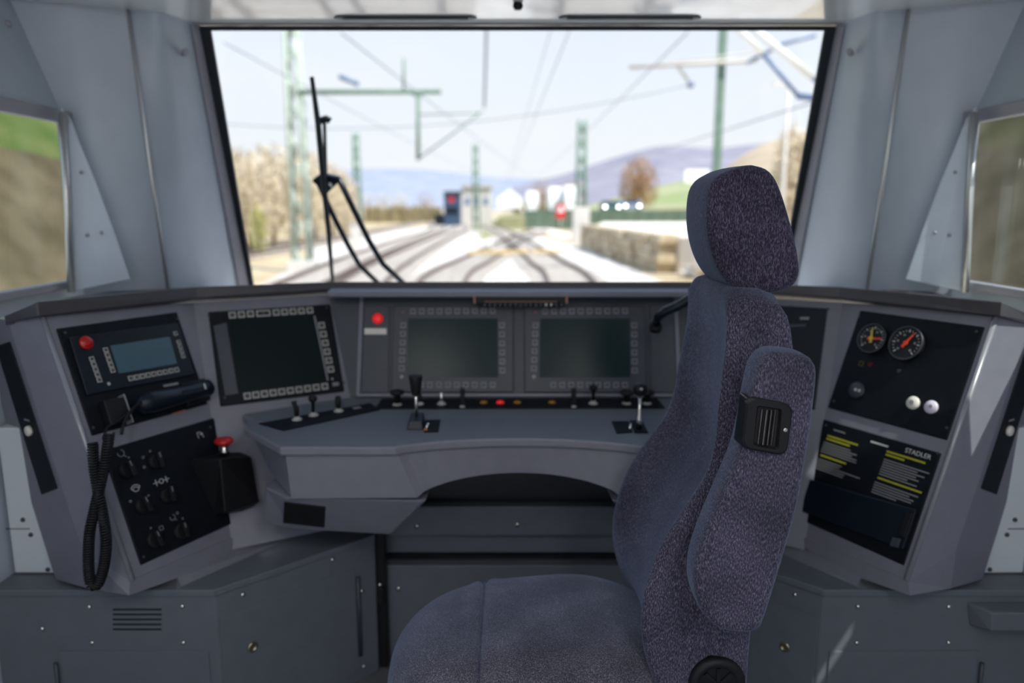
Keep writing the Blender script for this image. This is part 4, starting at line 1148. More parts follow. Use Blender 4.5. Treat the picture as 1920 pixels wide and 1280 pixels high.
# --- seat cushion
yc_, hw = 1.375, .205
xl_, xr_ = -.265, .315
xm, hx = (xl_+xr_)/2, (xr_-xl_)/2
ztop = .518
NU, NV = 90, 64
xcr = atY(910, 1100, 1.57).x
def cz(u, v):
    pr = (abs(u)**4+abs(v)**4)**.25
    e = max(0, (pr-.55)/.45); z = ztop-.085*(1-math.sqrt(max(0, 1-e**2.6)))
    if u < -.1: z -= .030*((-u-.1)/.9)**1.6
    z += .012*(1-v*v)*(1-u*u)+.012*math.exp(-((u-.35)/.35)**2)
    return z
rows = []
for i in range(NU+1):
    u = -1+2*i/NU; R = []
    for j in range(NV+1):
        v = -1+2*j/NV
        k = .62 if u < 0 else .2
        x = xm+hx*u*(1-k+k*math.sqrt(1-v*v/2)); y = yc_+hw*v*(1-.42+.42*math.sqrt(1-u*u/2))
        z = cz(u, v); g = math.exp(-((x-xcr)/.0055)**2); z -= .010*g; z += .004*math.exp(-((x-xcr+.018)/.012)**2)+.004*math.exp(-((x-xcr-.018)/.012)**2)
        R.append(V((x, y, z)))
    rows.append(R)
mb = MB(); mb.sheet(rows)
edge = [rows[0][j] for j in range(NV+1)]+[rows[i][NV] for i in range(1, NU+1)]+[rows[NU][j] for j in range(NV-1, -1, -1)]+[rows[i][0] for i in range(NU-1, 0, -1)]
l2 = [p+V(((p.x-xm)*.01, (p.y-yc_)*.01, -.03)) for p in edge]; l3 = [V((xm+(p.x-xm)*.93, yc_+(p.y-yc_)*.93, .345)) for p in edge]
bm_ = mb; R0 = [bm_.bm.verts.new(p) for p in edge]; R1 = [bm_.bm.verts.new(p) for p in l2]; R2 = [bm_.bm.verts.new(p) for p in l3]; n = len(edge)
for A_, B_ in ((R0, R1), (R1, R2)):
    for k in range(n): bm_.bm.faces.new((A_[k], B_[k], B_[(k+1) % n], A_[(k+1) % n])).smooth = True
bm_.bm.faces.new(R2)
bmesh.ops.remove_doubles(mb.bm, verts=mb.bm.verts, dist=1e-5); bmesh.ops.recalc_face_normals(mb.bm, faces=mb.bm.faces)
cush = obj('seat_cushion', mb, M_FABS, seat, world=True)
mb = MB(); pp = []
for j in range(4, NV-3):
    v = -1+2*j/NV; u = (xcr-xm)/hx
    y = yc_+hw*v*(1-.42+.42*math.sqrt(1-u*u/2)); pp.append(V((xcr, y, cz(u, v)-.006)))
mb.tube(pp, .0028, 8); obj('seam_piping', mb, M_FAB, cush, world=True)
mb = MB(); mb.box((.03, yc_, .315), (.46, .34, .06)); obj('seat_pan', mb, M_BLACKM, seat, world=True, bevel=.01)
mb = MB(); mb.lathe([(.17, 0), (.17, .02), (.09, .05), (.075, .06), (.075, .29)], (.06, yc_, 0), (0, 0, 1), 32); obj('pedestal', mb, M_BLACKM, seat, world=True)

# ================================================================== OUTSIDE
ZG = -1.20
def og(x, y): return atZ(x, y, ZG)
def gmat(name, c1, c2, sc, rough=.95):
    return mat(name, c1, rough, spec=.1, col2=c2, nscale=sc)
M_GRAVEL = gmat('pale_ballast', (.52, .47, .42), (.74, .70, .65), 3.0)
M_SOIL = gmat('dry_straw_ground', (.42, .33, .20), (.60, .49, .33), .35)
M_GRASS = gmat('spring_grass', (.26, .26, .13), (.38, .36, .22), .25)
M_SAND = gmat('pale_sand', (.74, .66, .56), (.86, .78, .68), .5)
M_RUST = mat('rusty_rail_steel', (.10, .06, .045), .5, .3, noise=.2, nscale=4)
M_SLEEP = mat('concrete_sleeper', (.50, .46, .42), .9, noise=.12, nscale=5)
M_MAST = mat('pale_green_mast_paint', (.46, .53, .46), .6, noise=.15, nscale=3)
M_MASTD = mat('green_mast_paint', (.16, .25, .19), .6, noise=.15, nscale=3)
M_CONC = mat('pale_concrete', (.62, .59, .55), .9, noise=.08, nscale=3)
M_INS = mat('blue_grey_insulator', (.16, .22, .36), .4, noise=.1)
M_WIRE = mat('copper_wire', (.22, .25, .32), .5, .3, noise=.05)
M_BARK = mat('grey_brown_bark', (.20, .15, .11), .95, noise=.3, nscale=6)
M_TWIG = mat('bare_twig_brown', (.62, .53, .38), .95, noise=.3, nscale=2)
M_TWIG2 = mat('orange_brown_twigs', (.38, .22, .10), .95, noise=.3, nscale=2)
M_LEAF = mat('young_yellow_green_leaf', (.36, .38, .10), .9, noise=.3, nscale=2)

mb = MB(); mb.poly([V((-400, 4, ZG)), V((400, 4, ZG)), V((400, 900, ZG)), V((-400, 900, ZG))]); struct('ground', mb, M_SOIL)
def groundpatch(name, pts, m_, dz):
    mb = MB(); mb.prism([V((p.x, p.y, ZG)) for p in pts], (0, 0, dz)); return struct(name, mb, m_)
groundpatch('gravel_bed', [V((-9, 5, 0)), V((5.5, 5, 0)), V((5.0, 30, 0)), V((4.4, 52, 0)), V((1.5, 75, 0)), V((-4, 140, 0)), V((-9, 140, 0)), V((-12.5, 95, 0)), V((-15.5, 60, 0)), V((-9.6, 34, 0)), V((-8.2, 24, 0))], M_GRAVEL, .05)
groundpatch('grass_verge', [og(905, 452), og(985, 430), og(960, 412), og(930, 410), og(880, 425)], M_GRASS, .06)
groundpatch('grass_strip', [og(1010, 428), og(1090, 432), og(1100, 412), og(960, 405)], M_GRASS, .06)
groundpatch('service_road', [og(1000, 432), og(1060, 448), og(1075, 441), og(960, 408), og(935, 404), og(925, 409)], M_SAND, .08)

def track(name, ctr, label, rail=True):
    """railway track along a centre line"""
    t = empty(name, (ctr[0][0], ctr[0][1], ZG), label, 'railway track')
    P = spl([(p[0], p[1]) for p in ctr], 60)
    for sd in (-.72, .72):
        pts = []
        for i, p in enumerate(P):
            a, b = P[max(i-1, 0)], P[min(i+1, len(P)-1)]; tx, ty = b[0]-a[0], b[1]-a[1]; l = math.hypot(tx, ty)
            pts.append((V((p[0]+ty/l*sd, p[1]-tx/l*sd, ZG+.18)), V((ty/l, -tx/l, 0))))
        loops = []
        for p, nn in pts: loops.append([p-nn*.035, p+nn*.035, p+nn*.035+V((0, 0, .15)), p-nn*.035+V((0, 0, .15))])
        mb = MB(); mb.loft(loops, smooth=False); obj('rail', mb, M_RUST, t, world=True)
    mb = MB(); D = 0
    q = spl([(p[0], p[1]) for p in ctr], max(8, int(sum(math.dist(P[i], P[i+1]) for i in range(59))/.9)))
    for i in range(len(q)-1):
        a, b = q[i], q[i+1]; ang = math.atan2(b[1]-a[1], b[0]-a[0])
        mb.box((a[0], a[1], ZG+.13), (.24, 2.5, .16), Matrix.Rotation(ang, 3, 'Z'))
    o = obj('sleepers', mb, M_SLEEP, t, world=True); o['kind'] = 'stuff'
    return t
def gx(x, y): p = og(x, y); return (p.x, p.y)
track('railway_track', [(1.3, 6), gx(1066, 535), gx(1030, 505), gx(985, 470), gx(945, 440), gx(915, 425)], 'straight railway track with dark rails leading right of the middle toward the switch')
track('railway_track', [(-1.6, 6), gx(835, 535), gx(888, 500), gx(940, 470), gx(975, 450), gx(1010, 436)], 'rusty railway track crossing from the lower left toward the switch')
track('railway_track', [(-3.4, 8), gx(690, 535), gx(765, 485), gx(830, 450), gx(862, 434), gx(862, 424), gx(842, 415)], 'curved railway track bending left in front of the signal cabin')
track('railway_track', [(-5.6, 8), gx(585, 537), gx(690, 486), gx(775, 451), gx(815, 436), gx(822, 426), gx(804, 416)], 'second curved railway track, just right of the big lattice mast')
track('railway_track', [gx(330, 500), gx(460, 484), gx(560, 466), gx(680, 442), gx(750, 427), gx(782, 418)], 'railway track running behind the big lattice mast below the bare trees')
# yellow cable ramps at the switch, with pale stubs standing in for white glints
e_ = empty('cable_ramp', (og(965, 484).x, og(965, 484).y, ZG), 'yellow cable cover laid across the rails at the switch', 'cable cover')
mb = MB(); a, b = og(878, 487), og(1062, 483); d_ = (b-a)
mb.box((a+b)/2+V((0, 0, .36)), (d_.length, .30, .10), Matrix.Rotation(math.atan2(d_.y, d_.x), 3, 'Z')); obj('cover', mb, mat('yellow_paint', (.72, .50, .16), .7, noise=.2, nscale=2), e_, world=True)
for x in (920, 996):
    mb = MB(); mb.lathe([(.12, 0), (.12, .25), (.09, .32), (0, .34)], og(x, 486)+V((0, 0, .40)), (0, 0, 1), 12); obj('glint_stub', mb, M_CONC, e_, world=True)

# stone retaining wall of stacked blocks, with the pale lot on top
w0, w1 = V((og(1252, 512).x, og(1252, 512).y, ZG)), V((og(1102, 466).x, og(1102, 466).y, ZG))
hw_ = 1.5
e_ = empty('stone_wall', w0, 'low wall of stacked stone blocks along the right of the tracks', 'stone wall')
random.seed(11)
mb = MB(); dW = (w1-w0); Lw = dW.length; tW = dW.normalized(); nW = V((-tW.y, tW.x, 0)); Rm = Matrix.Rotation(math.atan2(tW.y, tW.x), 3, 'Z')
for r_ in range(4):
    s_ = -.3*(r_ % 2)
    while s_ < Lw:
        w_ = random.uniform(.7, 1.5); mb.box(w0+tW*(s_+w_/2)+nW*random.uniform(-.12, .12)+V((0, 0, .19+r_*.38)), (w_*.97, .8, .37), Rm); s_ += w_
obj('blocks', mb, mat('weathered_stone_block', (.40, .31, .19), .95, col2=(.66, .56, .40), nscale=1.2), e_, world=True, bevel=.04)
lot = [w0+V((.35, -.4, 0)), w1+V((.35, 0, 0)), V((7.5, 62, ZG)), V((45, 62, ZG)), V((45, 24, ZG)), V((9.5, 26.5, ZG))]
mb = MB(); mb.prism(lot, (0, 0, 1.42)); struct('sand_lot', mb, M_SAND)
e_ = empty('rubble_pile', og(1265, 520), 'pale rubble heap at the near end of the stone wall', 'rubble pile')
mb = MB()
for i in range(46):
    p = V((w0.x+1.2+random.gauss(0, .5), w0.y-2.2+random.gauss(0, .4), 0)); rr_ = random.uniform(.15, .4); h_ = max(.02, 1.1-.9*math.hypot(p.x-w0.x-1.2, p.y-w0.y+2.2))
    mb.box((p.x, p.y, ZG+h_*random.uniform(.2, 1)), (rr_*1.3, rr_, rr_), Matrix.Rotation(random.random()*3, 3, 'Z') @ Matrix.Rotation(random.random(), 3, 'X'))
o = obj('stones', mb, M_SAND, e_, world=True, bevel=.03); o['kind'] = 'stuff'

# -------- masts
def lattice_mast(px, ybase, ytop, wpx, m_, label, base=False, depth=None):
    p = og(px, ybase) if depth is None else V((atY(px, ybase, depth).x, depth, ZG))
    Y = p.y; zt_ = atY(px, ytop, Y).z; w_ = wpx/1400*Y*.98
    t = empty('lattice_mast', p, label, 'mast', 'overhead line masts')
    mb = MB(); H = zt_-ZG
    tw = .62
    def cnr(i, k): s_ = w_/2*(1-(1-tw)*k); return p+V((s_*(1 if i in (0, 1) else -1), s_*(1 if i in (0, 3) else -1), H*k))
    for i in range(4): mb.tube([cnr(i, 0), cnr(i, 1)], w_*.13, 4)
    obj('corner_posts', mb, m_, t, world=True)
    mb = MB(); n_ = max(6, int(H/1.0))
    for k in range(n_):
        for i in range(4):
            a, b = cnr(i, k/n_), cnr((i+1) % 4, (k+1)/n_)
            if k % 2: a, b = cnr((i+1) % 4, k/n_), cnr(i, (k+1)/n_)
            mb.tube([a, b], w_*.075, 4)
    obj('bracing', mb, m_, t, world=True)
    mb = MB(); mb.prism([p+V((sx*w_*.8, sy*w_*.8, 0)) for sx, sy in ((-1, -1), (1, -1), (1, 1), (-1, 1))], (0, 0, 2.6 if base else .5)); obj('footing', mb, M_CONC, t, world=True, bevel=.05)
    return t, p, w_
t, p, w_ = lattice_mast(569, 512, -40, 30, M_MAST, 'big pale green lattice mast at the left behind the wiper, with a long boom')
Y = p.y
mb = MB(); a, b = atY(560, 172, Y-.3), atY(826, 171, Y-.3); mb.tube([a, b], .075, 8); mb.tube([a+V((0, .3, 0)), b+V((0, .3, 0))], .06, 8); obj('boom', mb, M_MASTD, t, world=True)
mb = MB(); mb.tube([atY(784, 172, Y-.3), atY(784, 300, Y-.3)], .075, 8); mb.tube([atY(762, 168, Y-.3), atY(784, 182, Y-.3), atY(802, 168, Y-.3)], .06, 6); mb.tube([atY(757, 110, Y-.3), atY(757, 172, Y-.3)], .05, 6)
mb.tube([atY(784, 298, Y-.3), atY(850, 250, Y-.6), atY(905, 208, Y-.9)], .03, 6); mb.tube([atY(784, 215, Y-.3), atY(900, 212, Y-.9)], .025, 6); obj('dropper', mb, M_MASTD, t, world=True)
mb = MB(); mb.tube([atY(636, 143, Y), atY(672, 158, Y)], .09, 8); obj('insulator', mb, M_INS, t, world=True)
lattice_mast(673, 434, 250, 13, M_MASTD, 'short lattice mast before the hill just right of the wiper pivot')
lattice_mast(893, 441, 270, 12, M_MASTD, 'short lattice mast in front of the grey building')
lattice_mast(1088, 458, 226, 19, M_MASTD, 'tall green lattice mast on a pale concrete plinth at the end of the stone wall', base=True)
# right post with cantilever tubes
Y = 27.0; zt_ = atY(1350, -40, Y).z
t = empty('steel_post', V((atY(1347, 400, Y).x, Y, ZG)), 'plain dark green steel post rising behind the headrest', 'mast')
mb = MB(); x_ = atY(1349, 200, Y).x; mb.box((x_, Y, (ZG+zt_)/2), (.24, .24, zt_-ZG)); obj('post', mb, M_MASTD, t, world=True)
mb = MB(); mb.tube([atY(1180, 126, Y), atY(1420, 113, Y-.4)], .075, 8); mb.tube([atY(1215, 122, Y), atY(1420, 98, Y-.4)], .035, 6); mb.tube([atY(1262, 112, Y), atY(1296, 160, Y)], .05, 6); obj('cantilever_tube', mb, M_CONC, t, world=True)
mb = MB(); mb.tube([atY(1400, 118, Y-.4), atY(1470, 82, Y-.6), atY(1530, 66, Y-.9)], .06, 8); mb.tube([atY(1290, 160, Y), atY(1300, 158, Y)], .10, 8); obj('insulator', mb, M_INS, t, world=True)
Y = 11.5
t = empty('cantilever_bracket', V((atY(1640, 300, Y).x, Y, ZG)), 'pair of white cantilever tubes slanting down to insulators at the upper right of the windscreen', 'bracket')
mb = MB(); x_ = atY(1640, 300, Y).x; mb.box((x_, Y, 3.4), (.26, .26, 9.2)); obj('post', mb, M_MASTD, t, world=True)
mb = MB(); mb.tube([atY(1350, 20, Y), atY(1430, 100, Y)], .048, 10); mb.tube([atY(1372, 22, Y), atY(1525, 145, Y)], .056, 10); obj('white_tube', mb, M_SOFFIT, t, world=True)
mb = MB(); mb.tube([atY(1430, 100, Y), atY(1495, 178, Y)], .035, 8); mb.tube([atY(1525, 145, Y), atY(1640, 230, Y)], .05, 8); mb.tube([atY(1495, 180, Y), atY(1640, 196, Y)], .05, 8); obj('insulator', mb, M_INS, t, world=True)
e_ = empty('lamp_post', V((atY(1465, 400, 42).x, 42, ZG)), 'thin pale lamp post near the right edge of the windscreen', 'lamp post')
x_ = atY(1465, 400, 42).x; mb = MB(); mb.tube([V((x_, 42, ZG)), V((x_, 42, atY(1465, 160, 42).z))], [.13, .08], 8); obj('post', mb, M_CONC, e_, world=True)
mb = MB(); mb.box((x_-.4, 42, atY(1465, 158, 42).z), (1.0, .3, .14)); obj('lamp_head', mb, M_CONC, e_, world=True)
# overhead wires
def wire(p, q, sag, r, label):
    n_ = 14; pts = [p+(q-p)*(i/n_)+V((0, 0, -sag*4*(i/n_)*(1-i/n_))) for i in range(n_+1)]
    mb = MB(); mb.tube(pts, r, 5); tag(obj('overhead_wire', mb, M_WIRE), label, 'wire', 'overhead wires')
wire(V((1.4, 3, 4.9)), V((-1.0, 120, 4.6)), .1, .012, 'contact wire running straight away above the track')
wire(V((1.4, 3, 6.4)), V((-1.0, 120, 5.9)), .5, .012, 'carrier wire sagging above the contact wire')
wire(atY(640, 62, 14), atY(1000, 330, 130), .3, .014, 'wire slanting from the upper left of the windscreen to the middle')
wire(atY(420, 80, 16), atY(900, 325, 130), .3, .014, 'wire slanting from the top left windscreen corner to the middle')
wire(atY(1290, 60, 14), atY(1000, 330, 130), .4, .012, 'wire slanting from the upper right to the middle')
wire(atY(1530, 190, 14), atY(1020, 335, 130), .4, .014, 'wire slanting down to the middle from the right insulators')
wire(atY(400, 230, 30), atY(1290, 160, 27), .7, .014, 'level wire hung across between the left mast and the right post')
wire(atY(912, 50, 20), atY(908, 200, 24), 0, .04, 'upright hanger wire in the upper middle of the windscreen')

# -------- trees
def tree(px, ybase, ytop, wpx, m_, label, Y, group='trees beyond the windscreen', seed=0, n=1500):
    rnd = random.Random(seed)
    p = V((atY(px, ybase, Y).x, Y, ZG)); zt_ = atY(px, ytop, Y).z; H = zt_-ZG; W_ = wpx/1400*Y/2
    t = empty('bare_tree' if m_ is not M_LEAF else 'leafy_shrub', p, label, 'tree' if m_ is not M_LEAF else 'shrub', group)
    mb = MB(); mb.tube([p, p+V((rnd.uniform(-.2, .2), 0, H*.4)), p+V((rnd.uniform(-.3, .3), 0, H*.85))], [H*.022, H*.016, H*.005], 6)
    for k in range(7):
        z0 = H*rnd.uniform(.25, .6); a = rnd.uniform(0, 2*PI); e2 = p+V((math.cos(a)*W_*.7, math.sin(a)*W_*.7, min(H*.95, z0+H*rnd.uniform(.2, .35))))
        mb.tube([p+V((0, 0, z0)), (p+V((0, 0, z0))+e2)/2+V((0, 0, H*.02)), e2], [H*.009, H*.006, H*.002], 4)
    obj('trunk', mb, M_BARK, t, world=True)
    mb = MB()
    for k in range(n):
        a = rnd.uniform(0, 2*PI); u = rnd.uniform(-1, 1); rr_ = rnd.random()**.45
        c = p+V((math.cos(a)*math.sqrt(1-u*u)*W_*rr_, math.sin(a)*math.sqrt(1-u*u)*W_*rr_, H*.52+u*H*.48*rr_))
        d1 = V((rnd.gauss(0, 1), rnd.gauss(0, 1), rnd.gauss(.8, .8))).normalized()*H*rnd.uniform(.04, .09); d2 = V((rnd.gauss(0, 1), rnd.gauss(0, 1), rnd.gauss(0, 1))).normalized()*H*.008
        mb.poly([c-d1, c+d2, c+d1, c-d2])
    obj('crown', mb, m_, t, world=True); return t
TL = [(425, 268, 120, 44), (468, 272, 120, 46), (512, 268, 120, 50), (556, 276, 110, 54), (592, 284, 100, 58), (622, 300, 80, 64), (648, 320, 54, 72), (392, 258, 120, 36), (345, 240, 130, 34)]
names = ['first bare tree by the left windscreen edge', 'second bare tree from the left windscreen edge', 'bare tree just left of the big lattice mast', 'bare tree behind the big lattice mast', 'bare tree behind the wiper blade', 'bare tree right of the wiper blade, sloping crown', 'small bare tree at the right end of the left wood', 'bare tree half hidden by the left windscreen seal', 'bare tree seen past the left windscreen pillar']
for i, ((x, yt, w_, Y), nm) in enumerate(zip(TL, names)): tree(x, 430, yt, w_, M_TWIG, nm, Y, seed=i)
tree(487, 460, 382, 40, M_LEAF, 'small yellow green shrub at the foot of the left wood', 40, seed=30, n=500)
tree(1195, 410, 292, 74, M_TWIG2, 'round orange brown tree before the right hill', 150, seed=31)
tree(1016, 405, 338, 52, M_TWIG2, 'small orange brown tree left of the white trucks', 170, seed=32, n=500)
tree(1075, 405, 332, 56, M_TWIG2, 'orange brown tree behind the white trucks', 190, seed=33, n=500)
tree(1478, 420, 230, 70, M_TWIG, 'tall bare tree at the right windscreen edge', 62, seed=34)
for i, x in enumerate((690, 722, 752, 800)): tree(x, 405, 362-3*(i % 2), 42, M_TWIG2 if i > 2 else M_TWIG, ('low bare tree below the far left hill', 'low bare tree second from the wood', 'low bare tree third from the wood', 'low orange brown tree left of the dark signal box')[i], 170, seed=40+i, n=350)

# -------- hills
def ridge(name, prof, Y, depth, m_, foot=400):
    L = spl(prof, 60); fr_ = []; tp = []; bk_ = []
    for x, y in L:
        t_ = atY(x, y, Y); fr_.append(V((atY(x, foot, Y-depth).x, Y-depth, ZG))); tp.append(t_); bk_.append(V((t_.x, Y+depth, ZG)))
    md = [(a*.55+b*.45)+V((0, 0, 0)) for a, b in zip(fr_, tp)]
    mb = MB(); mb.sheet([fr_, md, tp, bk_]); return struct(name, mb, m_)
M_HB = mat('haze_tinted_far_forest', (.27, .30, .37), .95, spec=0, col2=(.33, .35, .40), nscale=.02)  # blue grey of aerial haze mixed into the forest colour
M_HB2 = mat('haze_tinted_mauve_forest', (.23, .22, .27), .95, spec=0, col2=(.31, .30, .33), nscale=.02)  # haze tint is part of this forest colour too
M_HBR = mat('brown_wooded_slope', (.36, .29, .20), .95, spec=0, col2=(.50, .40, .29), nscale=.05)
M_HG = mat('green_meadow_slope', (.27, .31, .15), .95, spec=0, col2=(.42, .41, .26), nscale=.03)
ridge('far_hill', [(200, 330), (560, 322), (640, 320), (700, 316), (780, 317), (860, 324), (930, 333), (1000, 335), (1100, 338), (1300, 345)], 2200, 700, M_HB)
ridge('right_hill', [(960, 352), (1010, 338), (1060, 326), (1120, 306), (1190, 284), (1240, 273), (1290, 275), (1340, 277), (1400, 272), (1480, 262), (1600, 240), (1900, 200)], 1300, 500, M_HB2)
ridge('brown_slope', [(1340, 330), (1380, 300), (1420, 276), (1460, 260), (1520, 247), (1620, 225), (1800, 190), (2200, 190)], 420, 150, M_HBR)
ridge('meadow_slope', [(1080, 392), (1150, 372), (1220, 352), (1300, 336), (1400, 322), (1550, 315), (1900, 300)], 330, 130, M_HG, 398)
rh = random.Random(5)
for x0_, x1_, Y, yt, lab in ((684, 828, 135, 386, 'low dark brown hedge in front of the far left trees'), (962, 1075, 150, 378, 'dark hedge behind the white trucks and tent')):
    e_ = empty('hedge', V((atY((x0_+x1_)/2, 400, Y).x, Y, ZG)), lab, 'hedge')
    n_ = 40; a_, b_ = [], []; c_, d_ = [], []
    for i in range(n_+1):
        x = atY(x0_+(x1_-x0_)*i/n_, 400, Y).x; z = atY(x0_, yt+rh.uniform(-3, 5), Y).z
        a_.append(V((x, Y-1.2+rh.uniform(-.3, .3), ZG))); b_.append(V((x, Y-.8+rh.uniform(-.3, .3), z*.9-.2))); c_.append(V((x, Y, z))); d_.append(V((x, Y+1.2, ZG)))
    mb = MB(); mb.sheet([a_, b_, c_, d_], smooth=False); obj('foliage', mb, mat('dark_brown_hedge', (.16, .13, .08), .95, spec=0, col2=(.26, .22, .12), nscale=1.5), e_, world=True)
# side banks seen through the side windows
def bank(sgn):
    mb = MB(); D = ((0, ZG), (1, .0), (2, 1.4), (3.2, 2.8), (4.5, 4.4), (6, 6.4), (7.5, 8.0), (12, 10))
    x0 = 11.5 if sgn < 0 else 10.5
    rows = [[V((sgn*(x0+dx), y, ZG+(z-ZG)*max(0.02, min(1, (33-y)/3))+.25*math.sin(y*.5+k)*(k > 0))) for y in [i*1.6-2 for i in range(21)]] for k, (dx, z) in enumerate(D)]
    mb.sheet(rows[:4]); mb.mi = 1; mb.sheet(rows[3:]); return mb
M_BKB = mat('brown_scrub_bank', (.11, .085, .05), .95, spec=.05, col2=(.20, .155, .10), nscale=.9)
struct('left_bank', bank(-1), [M_BKB, mat('green_bank', (.09, .14, .035), .95, spec=.05, col2=(.17, .19, .07), nscale=.8)])
struct('right_bank', bank(1), [M_BKB, mat('olive_scrub_bank', (.11, .095, .045), .95, spec=.05, col2=(.20, .165, .09), nscale=.9)])

# -------- buildings, vehicles, fence, sign
e_ = empty('signal_box', og(848, 413), 'dark navy signal cabin with a red sign left of the grey building', 'signal cabin')
Y = 105.0
def bx(x0, x1, y0, y1, Y, dep): 
    a, b = atY(x0, y1, Y), atY(x1, y0, Y); m_ = MB(); m_.box(((a.x+b.x)/2, Y+dep/2, (a.z+b.z)/2), (b.x-a.x, dep, b.z-a.z)); return m_
e_.location = (atY(848, 412, Y).x, Y, ZG)
mb = bx(833, 862, 362, 428, Y, 3); obj('cabin', mb, mat('navy_cladding', (.035, .07, .13), .6, noise=.1), e_, world=True)
mb = bx(831, 864, 358, 363, Y-.3, 3.6); obj('roof', mb, M_BEZEL, e_, world=True)
mb = bx(842, 851, 369, 379, Y-.06, .05); obj('red_sign', mb, M_RED, e_, world=True)
mb = bx(836, 859, 388, 402, Y-.06, .05); obj('window', mb, M_NAVY, e_, world=True)
mb = bx(815, 834, 401, 428, Y+.3, 2); obj('annex', mb, M_NAVY, e_, world=True)
e_ = empty('grey_building', V((atY(892, 412, 112).x, 112, ZG)), 'pale grey building behind the short lattice mast', 'building')
mb = bx(866, 920, 351, 424, 112, 6); obj('walls', mb, M_CONC, e_, world=True)
mb = bx(864, 922, 346, 352, 111.6, 6.8); obj('roof', mb, M_BTN, e_, world=True)
for x in (872, 890, 906): obj('window', bx(x, x+9, 370, 384, 111.93, .08), M_INS, e_, world=True)
e_ = empty('white_tent', V((atY(955, 400, 135).x, 135, ZG)), 'bright white peaked tent roof left of the trucks', 'tent')
a, b, c = atY(932, 372, 135), atY(956, 354, 135), atY(980, 372, 135); d_, f_ = atY(980, 390, 135), atY(932, 390, 135)
M_WH = mat('white_sheet', (.88, .88, .88), .7, noise=.02)
mb = MB(); mb.prism([f_, d_, c, b, a], (0, 6, 0)); obj('canopy', mb, M_WH, e_, world=True)
mb = MB()
for p in (f_, d_): mb.tube([V((p.x, 135.2, ZG)), p+V((0, .2, .2))], .1, 6)
obj('poles', mb, M_STEEL, e_, world=True)
yard = [V((-2, 96, ZG)), V((44, 96, ZG)), V((44, 160, ZG)), V((-2, 160, ZG))]
mb = MB(); zl, zr = .15, 1.1
mb.hull8(yard, [V((-2, 96, zl)), V((44, 96, 2.3)), V((44, 160, 2.3)), V((-2, 160, zl))]); struct('yard_terrace', mb, M_GRASS)
def yz(x): return zl+(x+2)/46*(2.3-zl)
def truck(x0, x1, ytop, Y, label):
    a, b = atY(x0, ytop, Y), atY(x1, ytop, Y); z0 = yz((a.x+b.x)/2); w_ = b.x-a.x; H = a.z-z0; xc = (a.x+b.x)/2
    t = empty('truck', V((xc, Y, z0)), label, 'truck', 'white trucks in the yard')
    mb = MB(); mb.box((xc, Y+4.5, z0+H*.58), (w_, 6.5, H*.84)); obj('cargo_box', mb, M_WH, t, world=True, bevel=.05)
    mb = MB(); mb.prism([V((xc-w_*.47, Y, z0+.5)), V((xc-w_*.47, Y, z0+H*.5)), V((xc-w_*.47, Y+.35, z0+H*.82)), V((xc-w_*.47, Y+1.3, z0+H*.82)), V((xc-w_*.47, Y+1.3, z0+.5))], (w_*.94, 0, 0)); cb_ = obj('cab', mb, M_WH, t, world=True, bevel=.04)
    mb = MB(); mb.hull8([V((xc-w_*.4, Y-.01, z0+H*.48)), V((xc+w_*.4, Y-.01, z0+H*.48)), V((xc+w_*.4, Y+.3, z0+H*.76)), V((xc-w_*.4, Y+.3, z0+H*.76))], [V((xc-w_*.4, Y+.1, z0+H*.48)), V((xc+w_*.4, Y+.1, z0+H*.48)), V((xc+w_*.4, Y+.4, z0+H*.76)), V((xc-w_*.4, Y+.4, z0+H*.76))]); obj('windscreen', mb, M_INS, cb_, world=True)
    for sx in (-.4, .4):
        for dy in (.7, 6.2):
            mb = MB(); mb.lathe([(.45, -.15), (.45, .15)], (xc+sx*w_, Y+dy, z0+.45), (1, 0, 0), 14); obj('wheel', mb, M_RUBBER, t, world=True)
truck(988, 1010, 358, 118, 'small white van truck right of the white tent')
truck(1030, 1056, 350, 112, 'white truck in the middle of the yard row')
truck(1060, 1088, 347, 108, 'tallest white truck, just left of the green lattice mast')
def car(x0, x1, ytop, Y, m_, label):
    a, b = atY(x0, ytop, Y), atY(x1, ytop, Y); xc = (a.x+b.x)/2; z0 = yz(xc); w_ = b.x-a.x; H = 1.5; Lc = 4.2
    t = empty('car', V((xc, Y, z0)), label, 'car', 'cars parked in the yard')
    P_ = [(0, .25), (0, .75), (.9, .95), (1.6, 1.45), (3.2, 1.48), (3.9, 1.0), (4.2, .95), (4.2, .25)]
    mb = MB(); mb.prism([V((xc-w_/2, Y+y, z0+z)) for y, z in P_], (w_, 0, 0)); bd = obj('body', mb, m_, t, world=True, bevel=.06)
    mb = MB(); mb.hull8([V((xc-w_*.4, Y+.93, z0+.98)), V((xc+w_*.4, Y+.93, z0+.98)), V((xc+w_*.36, Y+1.55, z0+1.42)), V((xc-w_*.36, Y+1.55, z0+1.42))], [V((xc-w_*.4, Y+1.1, z0+.98)), V((xc+w_*.4, Y+1.1, z0+.98)), V((xc+w_*.36, Y+1.7, z0+1.42)), V((xc-w_*.36, Y+1.7, z0+1.42))]); obj('windscreen', mb, M_NAVY, bd, world=True)
    for sx in (-.35, .35):
        mb = MB(); mb.lathe([(.16, 0), (.15, .05), (0, .08)], (xc+sx*w_, Y-.0, z0+.66), (0, -1, 0), 12); obj('headlamp_glint', mb, mat('headlamp_glint_glow', (1, .97, .9), .2, emit=7), bd, world=True)  # emission stands in for glints on the car fronts
    for sx in (-.42, .42):
        for dy in (.85, 3.3):
            mb = MB(); mb.lathe([(.32, -.1), (.32, .1)], (xc+sx*w_, Y+dy, z0+.32), (1, 0, 0), 14); obj('wheel', mb, M_RUBBER, t, world=True)
